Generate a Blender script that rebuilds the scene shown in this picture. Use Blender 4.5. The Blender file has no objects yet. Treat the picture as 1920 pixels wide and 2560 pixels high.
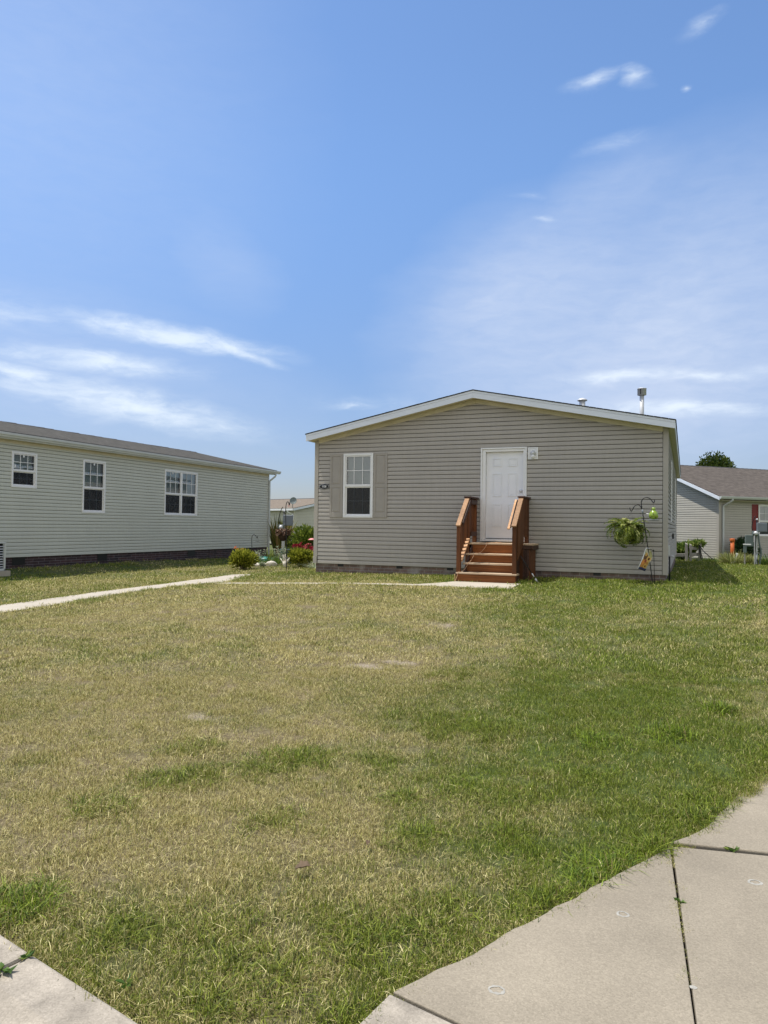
import bpy, bmesh, math, random
import numpy as np
from mathutils import Vector, Matrix
R = math.radians
sin, cos = math.sin, math.cos
rng = np.random.default_rng(7)
random.seed(5)

# ------------------------------------------------------------------ scene, camera
scn = bpy.context.scene
col = scn.collection
scn.view_settings.view_transform = 'Standard'
scn.view_settings.look = 'None'
scn.view_settings.exposure = 0.41
scn.view_settings.gamma = 1.0
scn.render.engine = 'CYCLES'
scn.cycles.max_bounces = 8
scn.cycles.transparent_max_bounces = 12
scn.cycles.use_denoising = True
scn.cycles.use_adaptive_sampling = False
scn.cycles.sample_clamp_indirect = 4.0

YAW, PITCH, ROLL = R(22.2), R(1.1), R(.73)
cam_d = bpy.data.cameras.new('camera')
cam = bpy.data.objects.new('camera', cam_d)
col.objects.link(cam)
f0 = Vector((-sin(YAW), cos(YAW), 0)); r0 = Vector((cos(YAW), sin(YAW), 0)); u0 = Vector((0, 0, 1))
fw = f0*cos(PITCH)+u0*sin(PITCH); up = u0*cos(PITCH)-f0*sin(PITCH)
rt = r0*cos(ROLL)+up*sin(ROLL); up = up*cos(ROLL)-r0*sin(ROLL)
cam.matrix_world = Matrix(((rt.x, up.x, -fw.x, 0), (rt.y, up.y, -fw.y, 0), (rt.z, up.z, -fw.z, 1.2), (0, 0, 0, 1)))
cam_d.sensor_fit = 'HORIZONTAL'; cam_d.sensor_width = 36; cam_d.lens = 36*1850/1920
cam_d.clip_start = .05; cam_d.clip_end = 4000
scn.camera = cam

# ------------------------------------------------------------------ sun and sky
LIGHT = Vector((.375, .075, -1)).normalized()
sun_d = bpy.data.lights.new('sun', 'SUN'); sun_d.energy = 3.9; sun_d.angle = R(.53); sun_d.color = (1, .955, .88)
sun = bpy.data.objects.new('sun', sun_d); col.objects.link(sun)
sun.rotation_euler = LIGHT.to_track_quat('-Z', 'Y').to_euler()
sun.location = (-10, -5, 30)

W = bpy.data.worlds.new('World'); scn.world = W; W.use_nodes = True
nt = W.node_tree; N = nt.nodes; Lk = nt.links
for n in list(N): N.remove(n)
def wn(t, **k):
    n = N.new(t)
    for a, b in k.items(): setattr(n, a, b)
    return n
def wmath(op, a, b=None, clamp=False):
    n = wn('ShaderNodeMath', operation=op, use_clamp=clamp)
    for i, v in enumerate((a, b)):
        if v is None: continue
        if isinstance(v, (int, float)): n.inputs[i].default_value = v
        else: Lk.new(v, n.inputs[i])
    return n.outputs[0]
sky = wn('ShaderNodeTexSky', sky_type='NISHITA', sun_disc=False)
sky.sun_elevation = R(69); sky.sun_rotation = math.atan2(-.375, -.075)
sky.air_density = 1.0; sky.dust_density = .7; sky.ozone_density = 2.0; sky.altitude = 200
tc = wn('ShaderNodeTexCoord'); sep = wn('ShaderNodeSeparateXYZ'); Lk.new(tc.outputs['Generated'], sep.inputs[0])
az = wmath('ARCTAN2', sep.outputs[0], sep.outputs[1]); el = wmath('ARCSINE', sep.outputs[2])
comb = wn('ShaderNodeCombineXYZ'); Lk.new(az, comb.inputs[0]); Lk.new(el, comb.inputs[1])
# turbulence that frays the cloud edges
mpn = wn('ShaderNodeMapping'); mpn.inputs['Scale'].default_value = (1, 2.6, 1); Lk.new(comb.outputs[0], mpn.inputs[0])
warp = wn('ShaderNodeTexNoise'); warp.inputs['Scale'].default_value = 10; warp.inputs['Detail'].default_value = 8; Lk.new(mpn.outputs[0], warp.inputs['Vector'])
wsub = wn('ShaderNodeVectorMath', operation='SUBTRACT'); Lk.new(warp.outputs['Color'], wsub.inputs[0]); wsub.inputs[1].default_value = (.5, .5, .5)
wmul = wn('ShaderNodeVectorMath', operation='MULTIPLY'); Lk.new(wsub.outputs[0], wmul.inputs[0]); wmul.inputs[1].default_value = (.08, .026, 0)
wadd = wn('ShaderNodeVectorMath', operation='ADD'); Lk.new(comb.outputs[0], wadd.inputs[0]); Lk.new(wmul.outputs[0], wadd.inputs[1])
det = wn('ShaderNodeTexNoise'); det.inputs['Scale'].default_value = 22; det.inputs['Detail'].default_value = 9; det.inputs['Roughness'].default_value = .62
mpd = wn('ShaderNodeMapping'); mpd.inputs['Scale'].default_value = (1, 3.2, 1); mpd.inputs['Rotation'].default_value = (0, 0, .1); Lk.new(wadd.outputs[0], mpd.inputs[0]); Lk.new(mpd.outputs[0], det.inputs['Vector'])
def blob(a, e, sa, se, rot, w, warped=True):
    m = wn('ShaderNodeMapping', vector_type='TEXTURE')
    m.inputs['Location'].default_value = (a, e, 0); m.inputs['Rotation'].default_value = (0, 0, rot); m.inputs['Scale'].default_value = (sa, se, 1)
    Lk.new((wadd if warped else comb).outputs[0], m.inputs[0])
    g = wn('ShaderNodeTexGradient', gradient_type='SPHERICAL'); Lk.new(m.outputs[0], g.inputs[0])
    return wmath('MULTIPLY', g.outputs['Fac'], w)
CLOUDS = [(-.665, .238, .20, 0.0221, -.10, 0.94), (-.59, .228, .09, 0.0170, -.24, 0.82), (-.753, .200, .16, 0.0204, -.06, 0.74), (-.84, .205, .12, 0.0136, .0, 0.57), (-.718, .150, .23, 0.0357, -.16, 0.82),
          (-.84, .180, .15, 0.0170, -.12, 0.78), (-.87, .252, .17, 0.0289, -.08, 0.41), (-.110, .532, .05, 0.0136, .15, .56), (-.066, .531, .034, 0.0127, -.4, .6),
          (-.084, .469, .07, 0.0153, .12, .36), (-.173, .389, .036, 0.0076, -.12, .48), (-.008, .150, .13, 0.0145, -.08, .85),
          (-.07, .195, .13, 0.0153, -.02, .7), (.03, .19, .12, 0.0110, .0, .55), (-.433, .163, .06, 0.0093, 0, .5), (.014, .566, .05, 0.0136, .25, .42), (-.002, .511, .011, 0.0059, 0, .55),
          (-.20, .42, .03, 0.0076, 0, .35), (-.40, .165, .16, 0.0170, 0, .3)]
acc = None
for c in CLOUDS:
    b = blob(*c)
    acc = b if acc is None else wmath('MAXIMUM', acc, b)
dn = wmath('MULTIPLY', wmath('SUBTRACT', det.outputs['Fac'], .52), 2.1)
dens = wmath('MULTIPLY', wmath('ADD', wmath('MULTIPLY', acc, 1.0), wmath('MULTIPLY', dn, wmath('MINIMUM', acc, .55))), 1.05, True)
sm = wn('ShaderNodeMapRange', interpolation_type='SMOOTHSTEP'); Lk.new(dens, sm.inputs['Value']); sm.inputs['From Min'].default_value = .04; sm.inputs['From Max'].default_value = 1.0; sm.inputs['To Max'].default_value = .8
# broad veils of thin cirrus
veil = None
for c in [(-.25, .30, .20, .12, .55, .62), (-.02, .26, .36, .22, .3, .95), (-.05, .15, .40, .12, 0, .5), (-.09, .43, .10, .05, .2, .3), (-.60, .33, .09, .06, -.6, .22), (-.85, .50, .40, .40, .1, .34), (-.8, .17, .42, .13, -.1, .5)]:
    b = blob(*c); veil = b if veil is None else wmath('ADD', veil, b)
vf = wmath('MULTIPLY', veil, wmath('ADD', wmath('MULTIPLY', det.outputs['Fac'], .7), .5), True)
vf = wmath('MULTIPLY', vf, .9)
tint = wn('ShaderNodeMix', data_type='RGBA', blend_type='MULTIPLY'); tint.inputs['Factor'].default_value = 1
Lk.new(sky.outputs[0], tint.inputs['A'])
eg = wn('ShaderNodeMapRange', interpolation_type='SMOOTHSTEP'); Lk.new(el, eg.inputs['Value']); eg.inputs['From Min'].default_value = -.02; eg.inputs['From Max'].default_value = .5
tr0 = wn('ShaderNodeMix', data_type='RGBA'); Lk.new(eg.outputs[0], tr0.inputs['Factor']); tr0.inputs['A'].default_value = (.46, .46, .56, 1); tr0.inputs['B'].default_value = (.74, .86, .98, 1); Lk.new(tr0.outputs['Result'], tint.inputs['B'])
m1 = wn('ShaderNodeMix', data_type='RGBA'); Lk.new(vf, m1.inputs['Factor']); Lk.new(tint.outputs['Result'], m1.inputs['A']); m1.inputs['B'].default_value = (3.2, 3.7, 4.7, 1)
m2 = wn('ShaderNodeMix', data_type='RGBA'); Lk.new(sm.outputs[0], m2.inputs['Factor']); Lk.new(m1.outputs['Result'], m2.inputs['A']); m2.inputs['B'].default_value = (4.6, 5.1, 5.6, 1)
hz = wn('ShaderNodeMapRange', interpolation_type='SMOOTHSTEP'); Lk.new(wmath('SUBTRACT', wmath('MULTIPLY', sep.outputs[0], .5), wmath('MULTIPLY', sep.outputs[1], .87)), hz.inputs['Value']); hz.inputs['From Min'].default_value = -.12; hz.inputs['From Max'].default_value = .55; hz.inputs['To Max'].default_value = 1  # warm bright haze added outside the view to lift the shaded walls
fill_hzn = wn('ShaderNodeTexNoise'); fill_hzn.inputs['Scale'].default_value = 3.5; fill_hzn.inputs['Detail'].default_value = 6; Lk.new(tc.outputs['Generated'], fill_hzn.inputs['Vector'])
fill_hf = wmath('MULTIPLY', hz.outputs[0], wmath('ADD', wmath('MULTIPLY', fill_hzn.outputs['Fac'], 1.2), .1), True)
m3 = wn('ShaderNodeMix', data_type='RGBA'); Lk.new(fill_hf, m3.inputs['Factor']); Lk.new(m2.outputs['Result'], m3.inputs['A']); m3.inputs['B'].default_value = (5.3, 5.1, 4.65, 1); m2 = m3
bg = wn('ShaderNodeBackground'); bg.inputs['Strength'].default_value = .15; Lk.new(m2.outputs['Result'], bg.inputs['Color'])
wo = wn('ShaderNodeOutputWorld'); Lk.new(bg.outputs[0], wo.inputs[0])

# ------------------------------------------------------------------ materials
def new_mat(name):
    m = bpy.data.materials.new(name); m.use_nodes = True
    return m, m.node_tree.nodes, m.node_tree.links, m.node_tree.nodes['Principled BSDF']
def M(name, c, rough=.6, var=.12, scale=3., stretch=(1, 1, 1), bump=0., bscale=60., metal=0., spec=.4, c2=None, detail=5.):
    m, n, l, b = new_mat(name)
    b.inputs['Roughness'].default_value = rough; b.inputs['Metallic'].default_value = metal; b.inputs['Specular IOR Level'].default_value = spec
    t = n.new('ShaderNodeTexCoord'); mp = n.new('ShaderNodeMapping'); mp.inputs['Scale'].default_value = stretch; l.new(t.outputs['Object'], mp.inputs[0])
    nz = n.new('ShaderNodeTexNoise'); nz.inputs['Scale'].default_value = scale; nz.inputs['Detail'].default_value = detail; nz.inputs['Roughness'].default_value = .6; l.new(mp.outputs[0], nz.inputs['Vector'])
    rp = n.new('ShaderNodeValToRGB'); l.new(nz.outputs['Fac'], rp.inputs[0])
    c2 = c2 or tuple(min(1, x*(1+var)) for x in c)
    rp.color_ramp.elements[0].position = .3; rp.color_ramp.elements[1].position = .7
    rp.color_ramp.elements[0].color = tuple(x*(1-var) for x in c)+(1,); rp.color_ramp.elements[1].color = tuple(c2)+(1,)
    l.new(rp.outputs[0], b.inputs['Base Color'])
    if bump:
        bn = n.new('ShaderNodeTexNoise'); bn.inputs['Scale'].default_value = bscale; bn.inputs['Detail'].default_value = 4; l.new(mp.outputs[0], bn.inputs['Vector'])
        bp = n.new('ShaderNodeBump'); bp.inputs['Strength'].default_value = bump; bp.inputs['Distance'].default_value = .01; l.new(bn.outputs['Fac'], bp.inputs['Height']); l.new(bp.outputs[0], b.inputs['Normal'])
    return m
def vinyl(name, c):
    # vinyl lap siding: faint dirt streaks running down, faint blotches of fading
    m, n, l, b = new_mat(name)
    b.inputs['Roughness'].default_value = .75; b.inputs['Specular IOR Level'].default_value = .04
    t = n.new('ShaderNodeTexCoord')
    a = n.new('ShaderNodeTexNoise'); a.inputs['Scale'].default_value = .9; a.inputs['Detail'].default_value = 4; l.new(t.outputs['Object'], a.inputs['Vector'])
    mp = n.new('ShaderNodeMapping'); mp.inputs['Scale'].default_value = (9, 9, .8); l.new(t.outputs['Object'], mp.inputs[0])
    s = n.new('ShaderNodeTexNoise'); s.inputs['Scale'].default_value = 2; s.inputs['Detail'].default_value = 6; l.new(mp.outputs[0], s.inputs['Vector'])
    mx = n.new('ShaderNodeMath'); mx.operation = 'ADD'; l.new(a.outputs['Fac'], mx.inputs[0]); l.new(s.outputs['Fac'], mx.inputs[1])
    rp = n.new('ShaderNodeValToRGB'); l.new(mx.outputs[0], rp.inputs[0])
    mr = n.new('ShaderNodeMapRange'); mr.inputs['From Min'].default_value = .6; mr.inputs['From Max'].default_value = 1.4; l.new(mx.outputs[0], mr.inputs['Value']); l.new(mr.outputs[0], rp.inputs[0])
    rp.color_ramp.elements[0].color = tuple(x*.93 for x in c)+(1,); rp.color_ramp.elements[1].color = tuple(x*1.05 for x in c)+(1,)
    l.new(rp.outputs[0], b.inputs['Base Color'])
    bn = n.new('ShaderNodeTexNoise'); bn.inputs['Scale'].default_value = 4; bn.inputs['Detail'].default_value = 2; l.new(t.outputs['Object'], bn.inputs['Vector'])
    bp = n.new('ShaderNodeBump'); bp.inputs['Strength'].default_value = .15; bp.inputs['Distance'].default_value = .02; l.new(bn.outputs['Fac'], bp.inputs['Height']); l.new(bp.outputs[0], b.inputs['Normal'])
    return m
def brick(name, cols, mortar, scale_v, rough=.85, w=.5, h=.25, msize=.02, pale=0., bump=.5):
    m, n, l, b = new_mat(name); b.inputs['Roughness'].default_value = rough; b.inputs['Specular IOR Level'].default_value = .2
    uv = n.new('ShaderNodeUVMap'); bt = n.new('ShaderNodeTexBrick')
    bt.inputs['Scale'].default_value = scale_v; bt.inputs['Brick Width'].default_value = w; bt.inputs['Row Height'].default_value = h; bt.inputs['Mortar Size'].default_value = msize
    bt.inputs['Color1'].default_value = cols[0]+(1,); bt.inputs['Color2'].default_value = cols[1]+(1,); bt.inputs['Mortar'].default_value = mortar+(1,); bt.inputs['Bias'].default_value = 0
    l.new(uv.outputs[0], bt.inputs['Vector'])
    nz = n.new('ShaderNodeTexNoise'); nz.inputs['Scale'].default_value = 5; nz.inputs['Detail'].default_value = 6; l.new(uv.outputs[0], nz.inputs['Vector'])
    mx = n.new('ShaderNodeMix'); mx.data_type = 'RGBA'; mx.blend_type = 'MULTIPLY'; mx.inputs['Factor'].default_value = .7
    rp = n.new('ShaderNodeValToRGB'); rp.color_ramp.elements[0].position = .25; rp.color_ramp.elements[0].color = (.5, .5, .5, 1); rp.color_ramp.elements[1].position = .75; rp.color_ramp.elements[1].color = (1.4, 1.4, 1.4, 1)
    l.new(nz.outputs['Fac'], rp.inputs[0]); l.new(bt.outputs['Color'], mx.inputs['A']); l.new(rp.outputs[0], mx.inputs['B'])
    out = mx.outputs['Result']
    if pale:
        n2 = n.new('ShaderNodeTexNoise'); n2.inputs['Scale'].default_value = 1.6; n2.inputs['Detail'].default_value = 4; l.new(uv.outputs[0], n2.inputs['Vector'])
        mr = n.new('ShaderNodeMapRange'); mr.inputs['From Min'].default_value = .56; mr.inputs['From Max'].default_value = .66; mr.inputs['To Max'].default_value = pale; l.new(n2.outputs['Fac'], mr.inputs['Value'])
        m3 = n.new('ShaderNodeMix'); m3.data_type = 'RGBA'; l.new(mr.outputs[0], m3.inputs['Factor']); l.new(out, m3.inputs['A']); m3.inputs['B'].default_value = (.42, .39, .36, 1); out = m3.outputs['Result']
    l.new(out, b.inputs['Base Color'])
    bp = n.new('ShaderNodeBump'); bp.inputs['Strength'].default_value = bump; bp.inputs['Distance'].default_value = .01; bp.invert = True
    l.new(bt.outputs['Fac'], bp.inputs['Height']); l.new(bp.outputs[0], b.inputs['Normal'])
    return m
def shingle(name, c1, c2, c3):
    m, n, l, b = new_mat(name); b.inputs['Roughness'].default_value = .95; b.inputs['Specular IOR Level'].default_value = .1
    uv = n.new('ShaderNodeUVMap'); bt = n.new('ShaderNodeTexBrick'); bt.offset = .37; bt.squash_frequency = 3; bt.squash = .6
    bt.inputs['Scale'].default_value = 1; bt.inputs['Brick Width'].default_value = .27; bt.inputs['Row Height'].default_value = .14; bt.inputs['Mortar Size'].default_value = .008; bt.inputs['Mortar Smooth'].default_value = .4
    bt.inputs['Color1'].default_value = c1+(1,); bt.inputs['Color2'].default_value = c2+(1,); bt.inputs['Mortar'].default_value = tuple(x*.45 for x in c1)+(1,)
    l.new(uv.outputs[0], bt.inputs['Vector'])
    mp = n.new('ShaderNodeMapping'); mp.inputs['Scale'].default_value = (1, 3, 1); l.new(uv.outputs[0], mp.inputs[0])
    nz = n.new('ShaderNodeTexNoise'); nz.inputs['Scale'].default_value = 2.2; nz.inputs['Detail'].default_value = 8; nz.inputs['Roughness'].default_value = .7; l.new(mp.outputs[0], nz.inputs['Vector'])
    rp = n.new('ShaderNodeValToRGB'); rp.color_ramp.elements[0].position = .35; rp.color_ramp.elements[0].color = tuple(x*.8 for x in c1)+(1,); rp.color_ramp.elements[1].position = .68; rp.color_ramp.elements[1].color = c3+(1,)
    l.new(nz.outputs['Fac'], rp.inputs[0])
    mx = n.new('ShaderNodeMix'); mx.data_type = 'RGBA'; mx.inputs['Factor'].default_value = .45; l.new(bt.outputs['Color'], mx.inputs['A']); l.new(rp.outputs[0], mx.inputs['B'])
    gz = n.new('ShaderNodeTexNoise'); gz.inputs['Scale'].default_value = 90; l.new(uv.outputs[0], gz.inputs['Vector'])
    bp = n.new('ShaderNodeBump'); bp.inputs['Strength'].default_value = .5; bp.inputs['Distance'].default_value = .01; bp.invert = True; l.new(bt.outputs['Fac'], bp.inputs['Height'])
    bp2 = n.new('ShaderNodeBump'); bp2.inputs['Strength'].default_value = .3; bp2.inputs['Distance'].default_value = .004; l.new(gz.outputs['Fac'], bp2.inputs['Height']); l.new(bp.outputs[0], bp2.inputs['Normal'])
    l.new(mx.outputs['Result'], b.inputs['Base Color']); l.new(bp2.outputs[0], b.inputs['Normal'])
    return m
def wood(name, c, c2, axis, rough=.6):
    st = [38, 38, 38]; st[axis] = 1.6
    m, n, l, b = new_mat(name); b.inputs['Roughness'].default_value = rough; b.inputs['Specular IOR Level'].default_value = .25
    t = n.new('ShaderNodeTexCoord'); g = n.new('ShaderNodeNewGeometry')
    mp = n.new('ShaderNodeMapping'); mp.inputs['Scale'].default_value = st; l.new(t.outputs['Object'], mp.inputs[0])
    nz = n.new('ShaderNodeTexNoise'); nz.inputs['Scale'].default_value = .8; nz.inputs['Detail'].default_value = 6; nz.inputs['Distortion'].default_value = .8; l.new(mp.outputs[0], nz.inputs['Vector'])
    rp = n.new('ShaderNodeValToRGB'); rp.color_ramp.elements[0].position = .3; rp.color_ramp.elements[0].color = c+(1,); rp.color_ramp.elements[1].position = .72; rp.color_ramp.elements[1].color = c2+(1,); l.new(nz.outputs['Fac'], rp.inputs[0])
    lo = n.new('ShaderNodeTexNoise'); lo.inputs['Scale'].default_value = 3.; lo.inputs['Detail'].default_value = 3; l.new(t.outputs['Object'], lo.inputs['Vector'])
    r2 = n.new('ShaderNodeValToRGB'); r2.color_ramp.elements[0].color = (.7, .68, .66, 1); r2.color_ramp.elements[1].color = (1.3, 1.3, 1.3, 1); l.new(lo.outputs['Fac'], r2.inputs[0])
    mx = n.new('ShaderNodeMix'); mx.data_type = 'RGBA'; mx.blend_type = 'MULTIPLY'; mx.inputs['Factor'].default_value = 1; l.new(rp.outputs[0], mx.inputs['A']); l.new(r2.outputs[0], mx.inputs['B'])
    oi = n.new('ShaderNodeObjectInfo'); mr = n.new('ShaderNodeMapRange'); mr.inputs['To Min'].default_value = .72; mr.inputs['To Max'].default_value = 1.3; l.new(oi.outputs['Random'], mr.inputs['Value'])
    hv = n.new('ShaderNodeHueSaturation'); l.new(mr.outputs[0], hv.inputs['Value']); l.new(mx.outputs['Result'], hv.inputs['Color'])
    kn = n.new('ShaderNodeTexVoronoi'); kn.inputs['Scale'].default_value = 5.5; l.new(t.outputs['Object'], kn.inputs['Vector'])
    kr = n.new('ShaderNodeMapRange'); kr.inputs['From Min'].default_value = .06; kr.inputs['From Max'].default_value = .13; kr.inputs['To Min'].default_value = .45; kr.inputs['To Max'].default_value = 1; l.new(kn.outputs['Distance'], kr.inputs['Value'])
    km = n.new('ShaderNodeMix'); km.data_type = 'RGBA'; km.blend_type = 'MULTIPLY'; km.inputs['Factor'].default_value = 1; l.new(hv.outputs[0], km.inputs['A']); l.new(kr.outputs[0], km.inputs['B'])
    l.new(km.outputs['Result'], b.inputs['Base Color'])
    bp = n.new('ShaderNodeBump'); bp.inputs['Strength'].default_value = .25; bp.inputs['Distance'].default_value = .004; l.new(nz.outputs['Fac'], bp.inputs['Height']); l.new(bp.outputs[0], b.inputs['Normal'])
    return m
def leafmat(name, stops, trans=.3, rough=.5, attr='rnd'):
    m, n, l, b = new_mat(name); out = n['Material Output']
    at = n.new('ShaderNodeAttribute'); at.attribute_name = attr
    rp = n.new('ShaderNodeValToRGB')
    while len(rp.color_ramp.elements) < len(stops): rp.color_ramp.elements.new(.5)
    for e, (p, c) in zip(rp.color_ramp.elements, stops): e.position = p; e.color = c+(1,)
    l.new(at.outputs['Fac'], rp.inputs[0]); l.new(rp.outputs[0], b.inputs['Base Color']); b.inputs['Roughness'].default_value = rough; b.inputs['Specular IOR Level'].default_value = .3
    tr = n.new('ShaderNodeBsdfTranslucent'); l.new(rp.outputs[0], tr.inputs['Color'])
    mx = n.new('ShaderNodeMixShader'); mx.inputs[0].default_value = trans; l.new(b.outputs[0], mx.inputs[1]); l.new(tr.outputs[0], mx.inputs[2]); l.new(mx.outputs[0], out.inputs['Surface'])
    return m
def glassmat(name, tint=(.92, .96, .97), refl=.16):
    m, n, l, b = new_mat(name); out = n['Material Output']; n.remove(b)
    tr = n.new('ShaderNodeBsdfTransparent'); tr.inputs[0].default_value = tint+(1,)
    gl = n.new('ShaderNodeBsdfGlossy'); gl.inputs['Roughness'].default_value = .02
    t = n.new('ShaderNodeTexCoord'); nz = n.new('ShaderNodeTexNoise'); nz.inputs['Scale'].default_value = 2.5; l.new(t.outputs['Object'], nz.inputs['Vector'])
    bp = n.new('ShaderNodeBump'); bp.inputs['Strength'].default_value = .06; bp.inputs['Distance'].default_value = .02; l.new(nz.outputs['Fac'], bp.inputs['Height']); l.new(bp.outputs[0], gl.inputs['Normal'])
    lw = n.new('ShaderNodeFresnel'); lw.inputs['IOR'].default_value = 1.5
    ad = n.new('ShaderNodeMath'); ad.operation = 'ADD'; ad.use_clamp = True; l.new(lw.outputs[0], ad.inputs[0]); ad.inputs[1].default_value = refl-.04
    mx = n.new('ShaderNodeMixShader'); l.new(ad.outputs[0], mx.inputs[0]); l.new(tr.outputs[0], mx.inputs[1]); l.new(gl.outputs[0], mx.inputs[2]); l.new(mx.outputs[0], out.inputs['Surface'])
    return m
def screenmat(name):
    m, n, l, b = new_mat(name); out = n['Material Output']
    b.inputs['Base Color'].default_value = (.02, .022, .024, 1); b.inputs['Roughness'].default_value = .7
    tr = n.new('ShaderNodeBsdfTransparent'); mx = n.new('ShaderNodeMixShader'); mx.inputs[0].default_value = .55
    l.new(tr.outputs[0], mx.inputs[1]); l.new(b.outputs[0], mx.inputs[2]); l.new(mx.outputs[0], out.inputs['Surface'])
    return m
def concrete(name, c, speck, stain=.25, rough=.9, asc=1.5):
    m, n, l, b = new_mat(name); b.inputs['Roughness'].default_value = rough; b.inputs['Specular IOR Level'].default_value = .2
    t = n.new('ShaderNodeTexCoord')
    a = n.new('ShaderNodeTexNoise'); a.inputs['Scale'].default_value = asc; a.inputs['Detail'].default_value = 9; a.inputs['Roughness'].default_value = .6; l.new(t.outputs['Object'], a.inputs['Vector'])
    ra = n.new('ShaderNodeValToRGB'); ra.color_ramp.elements[0].position = .3; ra.color_ramp.elements[1].position = .72
    ra.color_ramp.elements[0].color = tuple(x*(1-stain) for x in c)+(1,); ra.color_ramp.elements[1].color = tuple(x*(1+stain*.5) for x in c)+(1,); l.new(a.outputs['Fac'], ra.inputs[0])
    v = n.new('ShaderNodeTexVoronoi'); v.inputs['Scale'].default_value = 190; l.new(t.outputs['Object'], v.inputs['Vector'])
    sp = n.new('ShaderNodeSeparateColor'); l.new(v.outputs['Color'], sp.inputs[0])
    rv = n.new('ShaderNodeValToRGB'); rv.color_ramp.interpolation = 'LINEAR'
    for p, cc in ((.25, (1-speck*.8,)*3), (.8, (1+speck*.35,)*3), (.97, (1+speck*1.2,)*3)):
        e = rv.color_ramp.elements.new(p); e.color = cc+(1,)
    rv.color_ramp.elements[0].color = (1-speck*1.6, 1-speck*1.6, 1-speck*1.7, 1); rv.color_ramp.elements[-1].color = (1+speck*1.2,)*3+(1,)
    l.new(sp.outputs[0], rv.inputs[0])
    f = n.new('ShaderNodeTexNoise'); f.inputs['Scale'].default_value = 260; f.inputs['Detail'].default_value = 2; l.new(t.outputs['Object'], f.inputs['Vector'])
    mx = n.new('ShaderNodeMix'); mx.data_type = 'RGBA'; mx.blend_type = 'MULTIPLY'; mx.inputs['Factor'].default_value = 1; l.new(ra.outputs[0], mx.inputs['A']); l.new(rv.outputs[0], mx.inputs['B'])
    l.new(mx.outputs['Result'], b.inputs['Base Color'])
    bp = n.new('ShaderNodeBump'); bp.inputs['Strength'].default_value = .35; bp.inputs['Distance'].default_value = .004; l.new(f.outputs['Fac'], bp.inputs['Height']); l.new(bp.outputs[0], b.inputs['Normal'])
    return m

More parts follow.
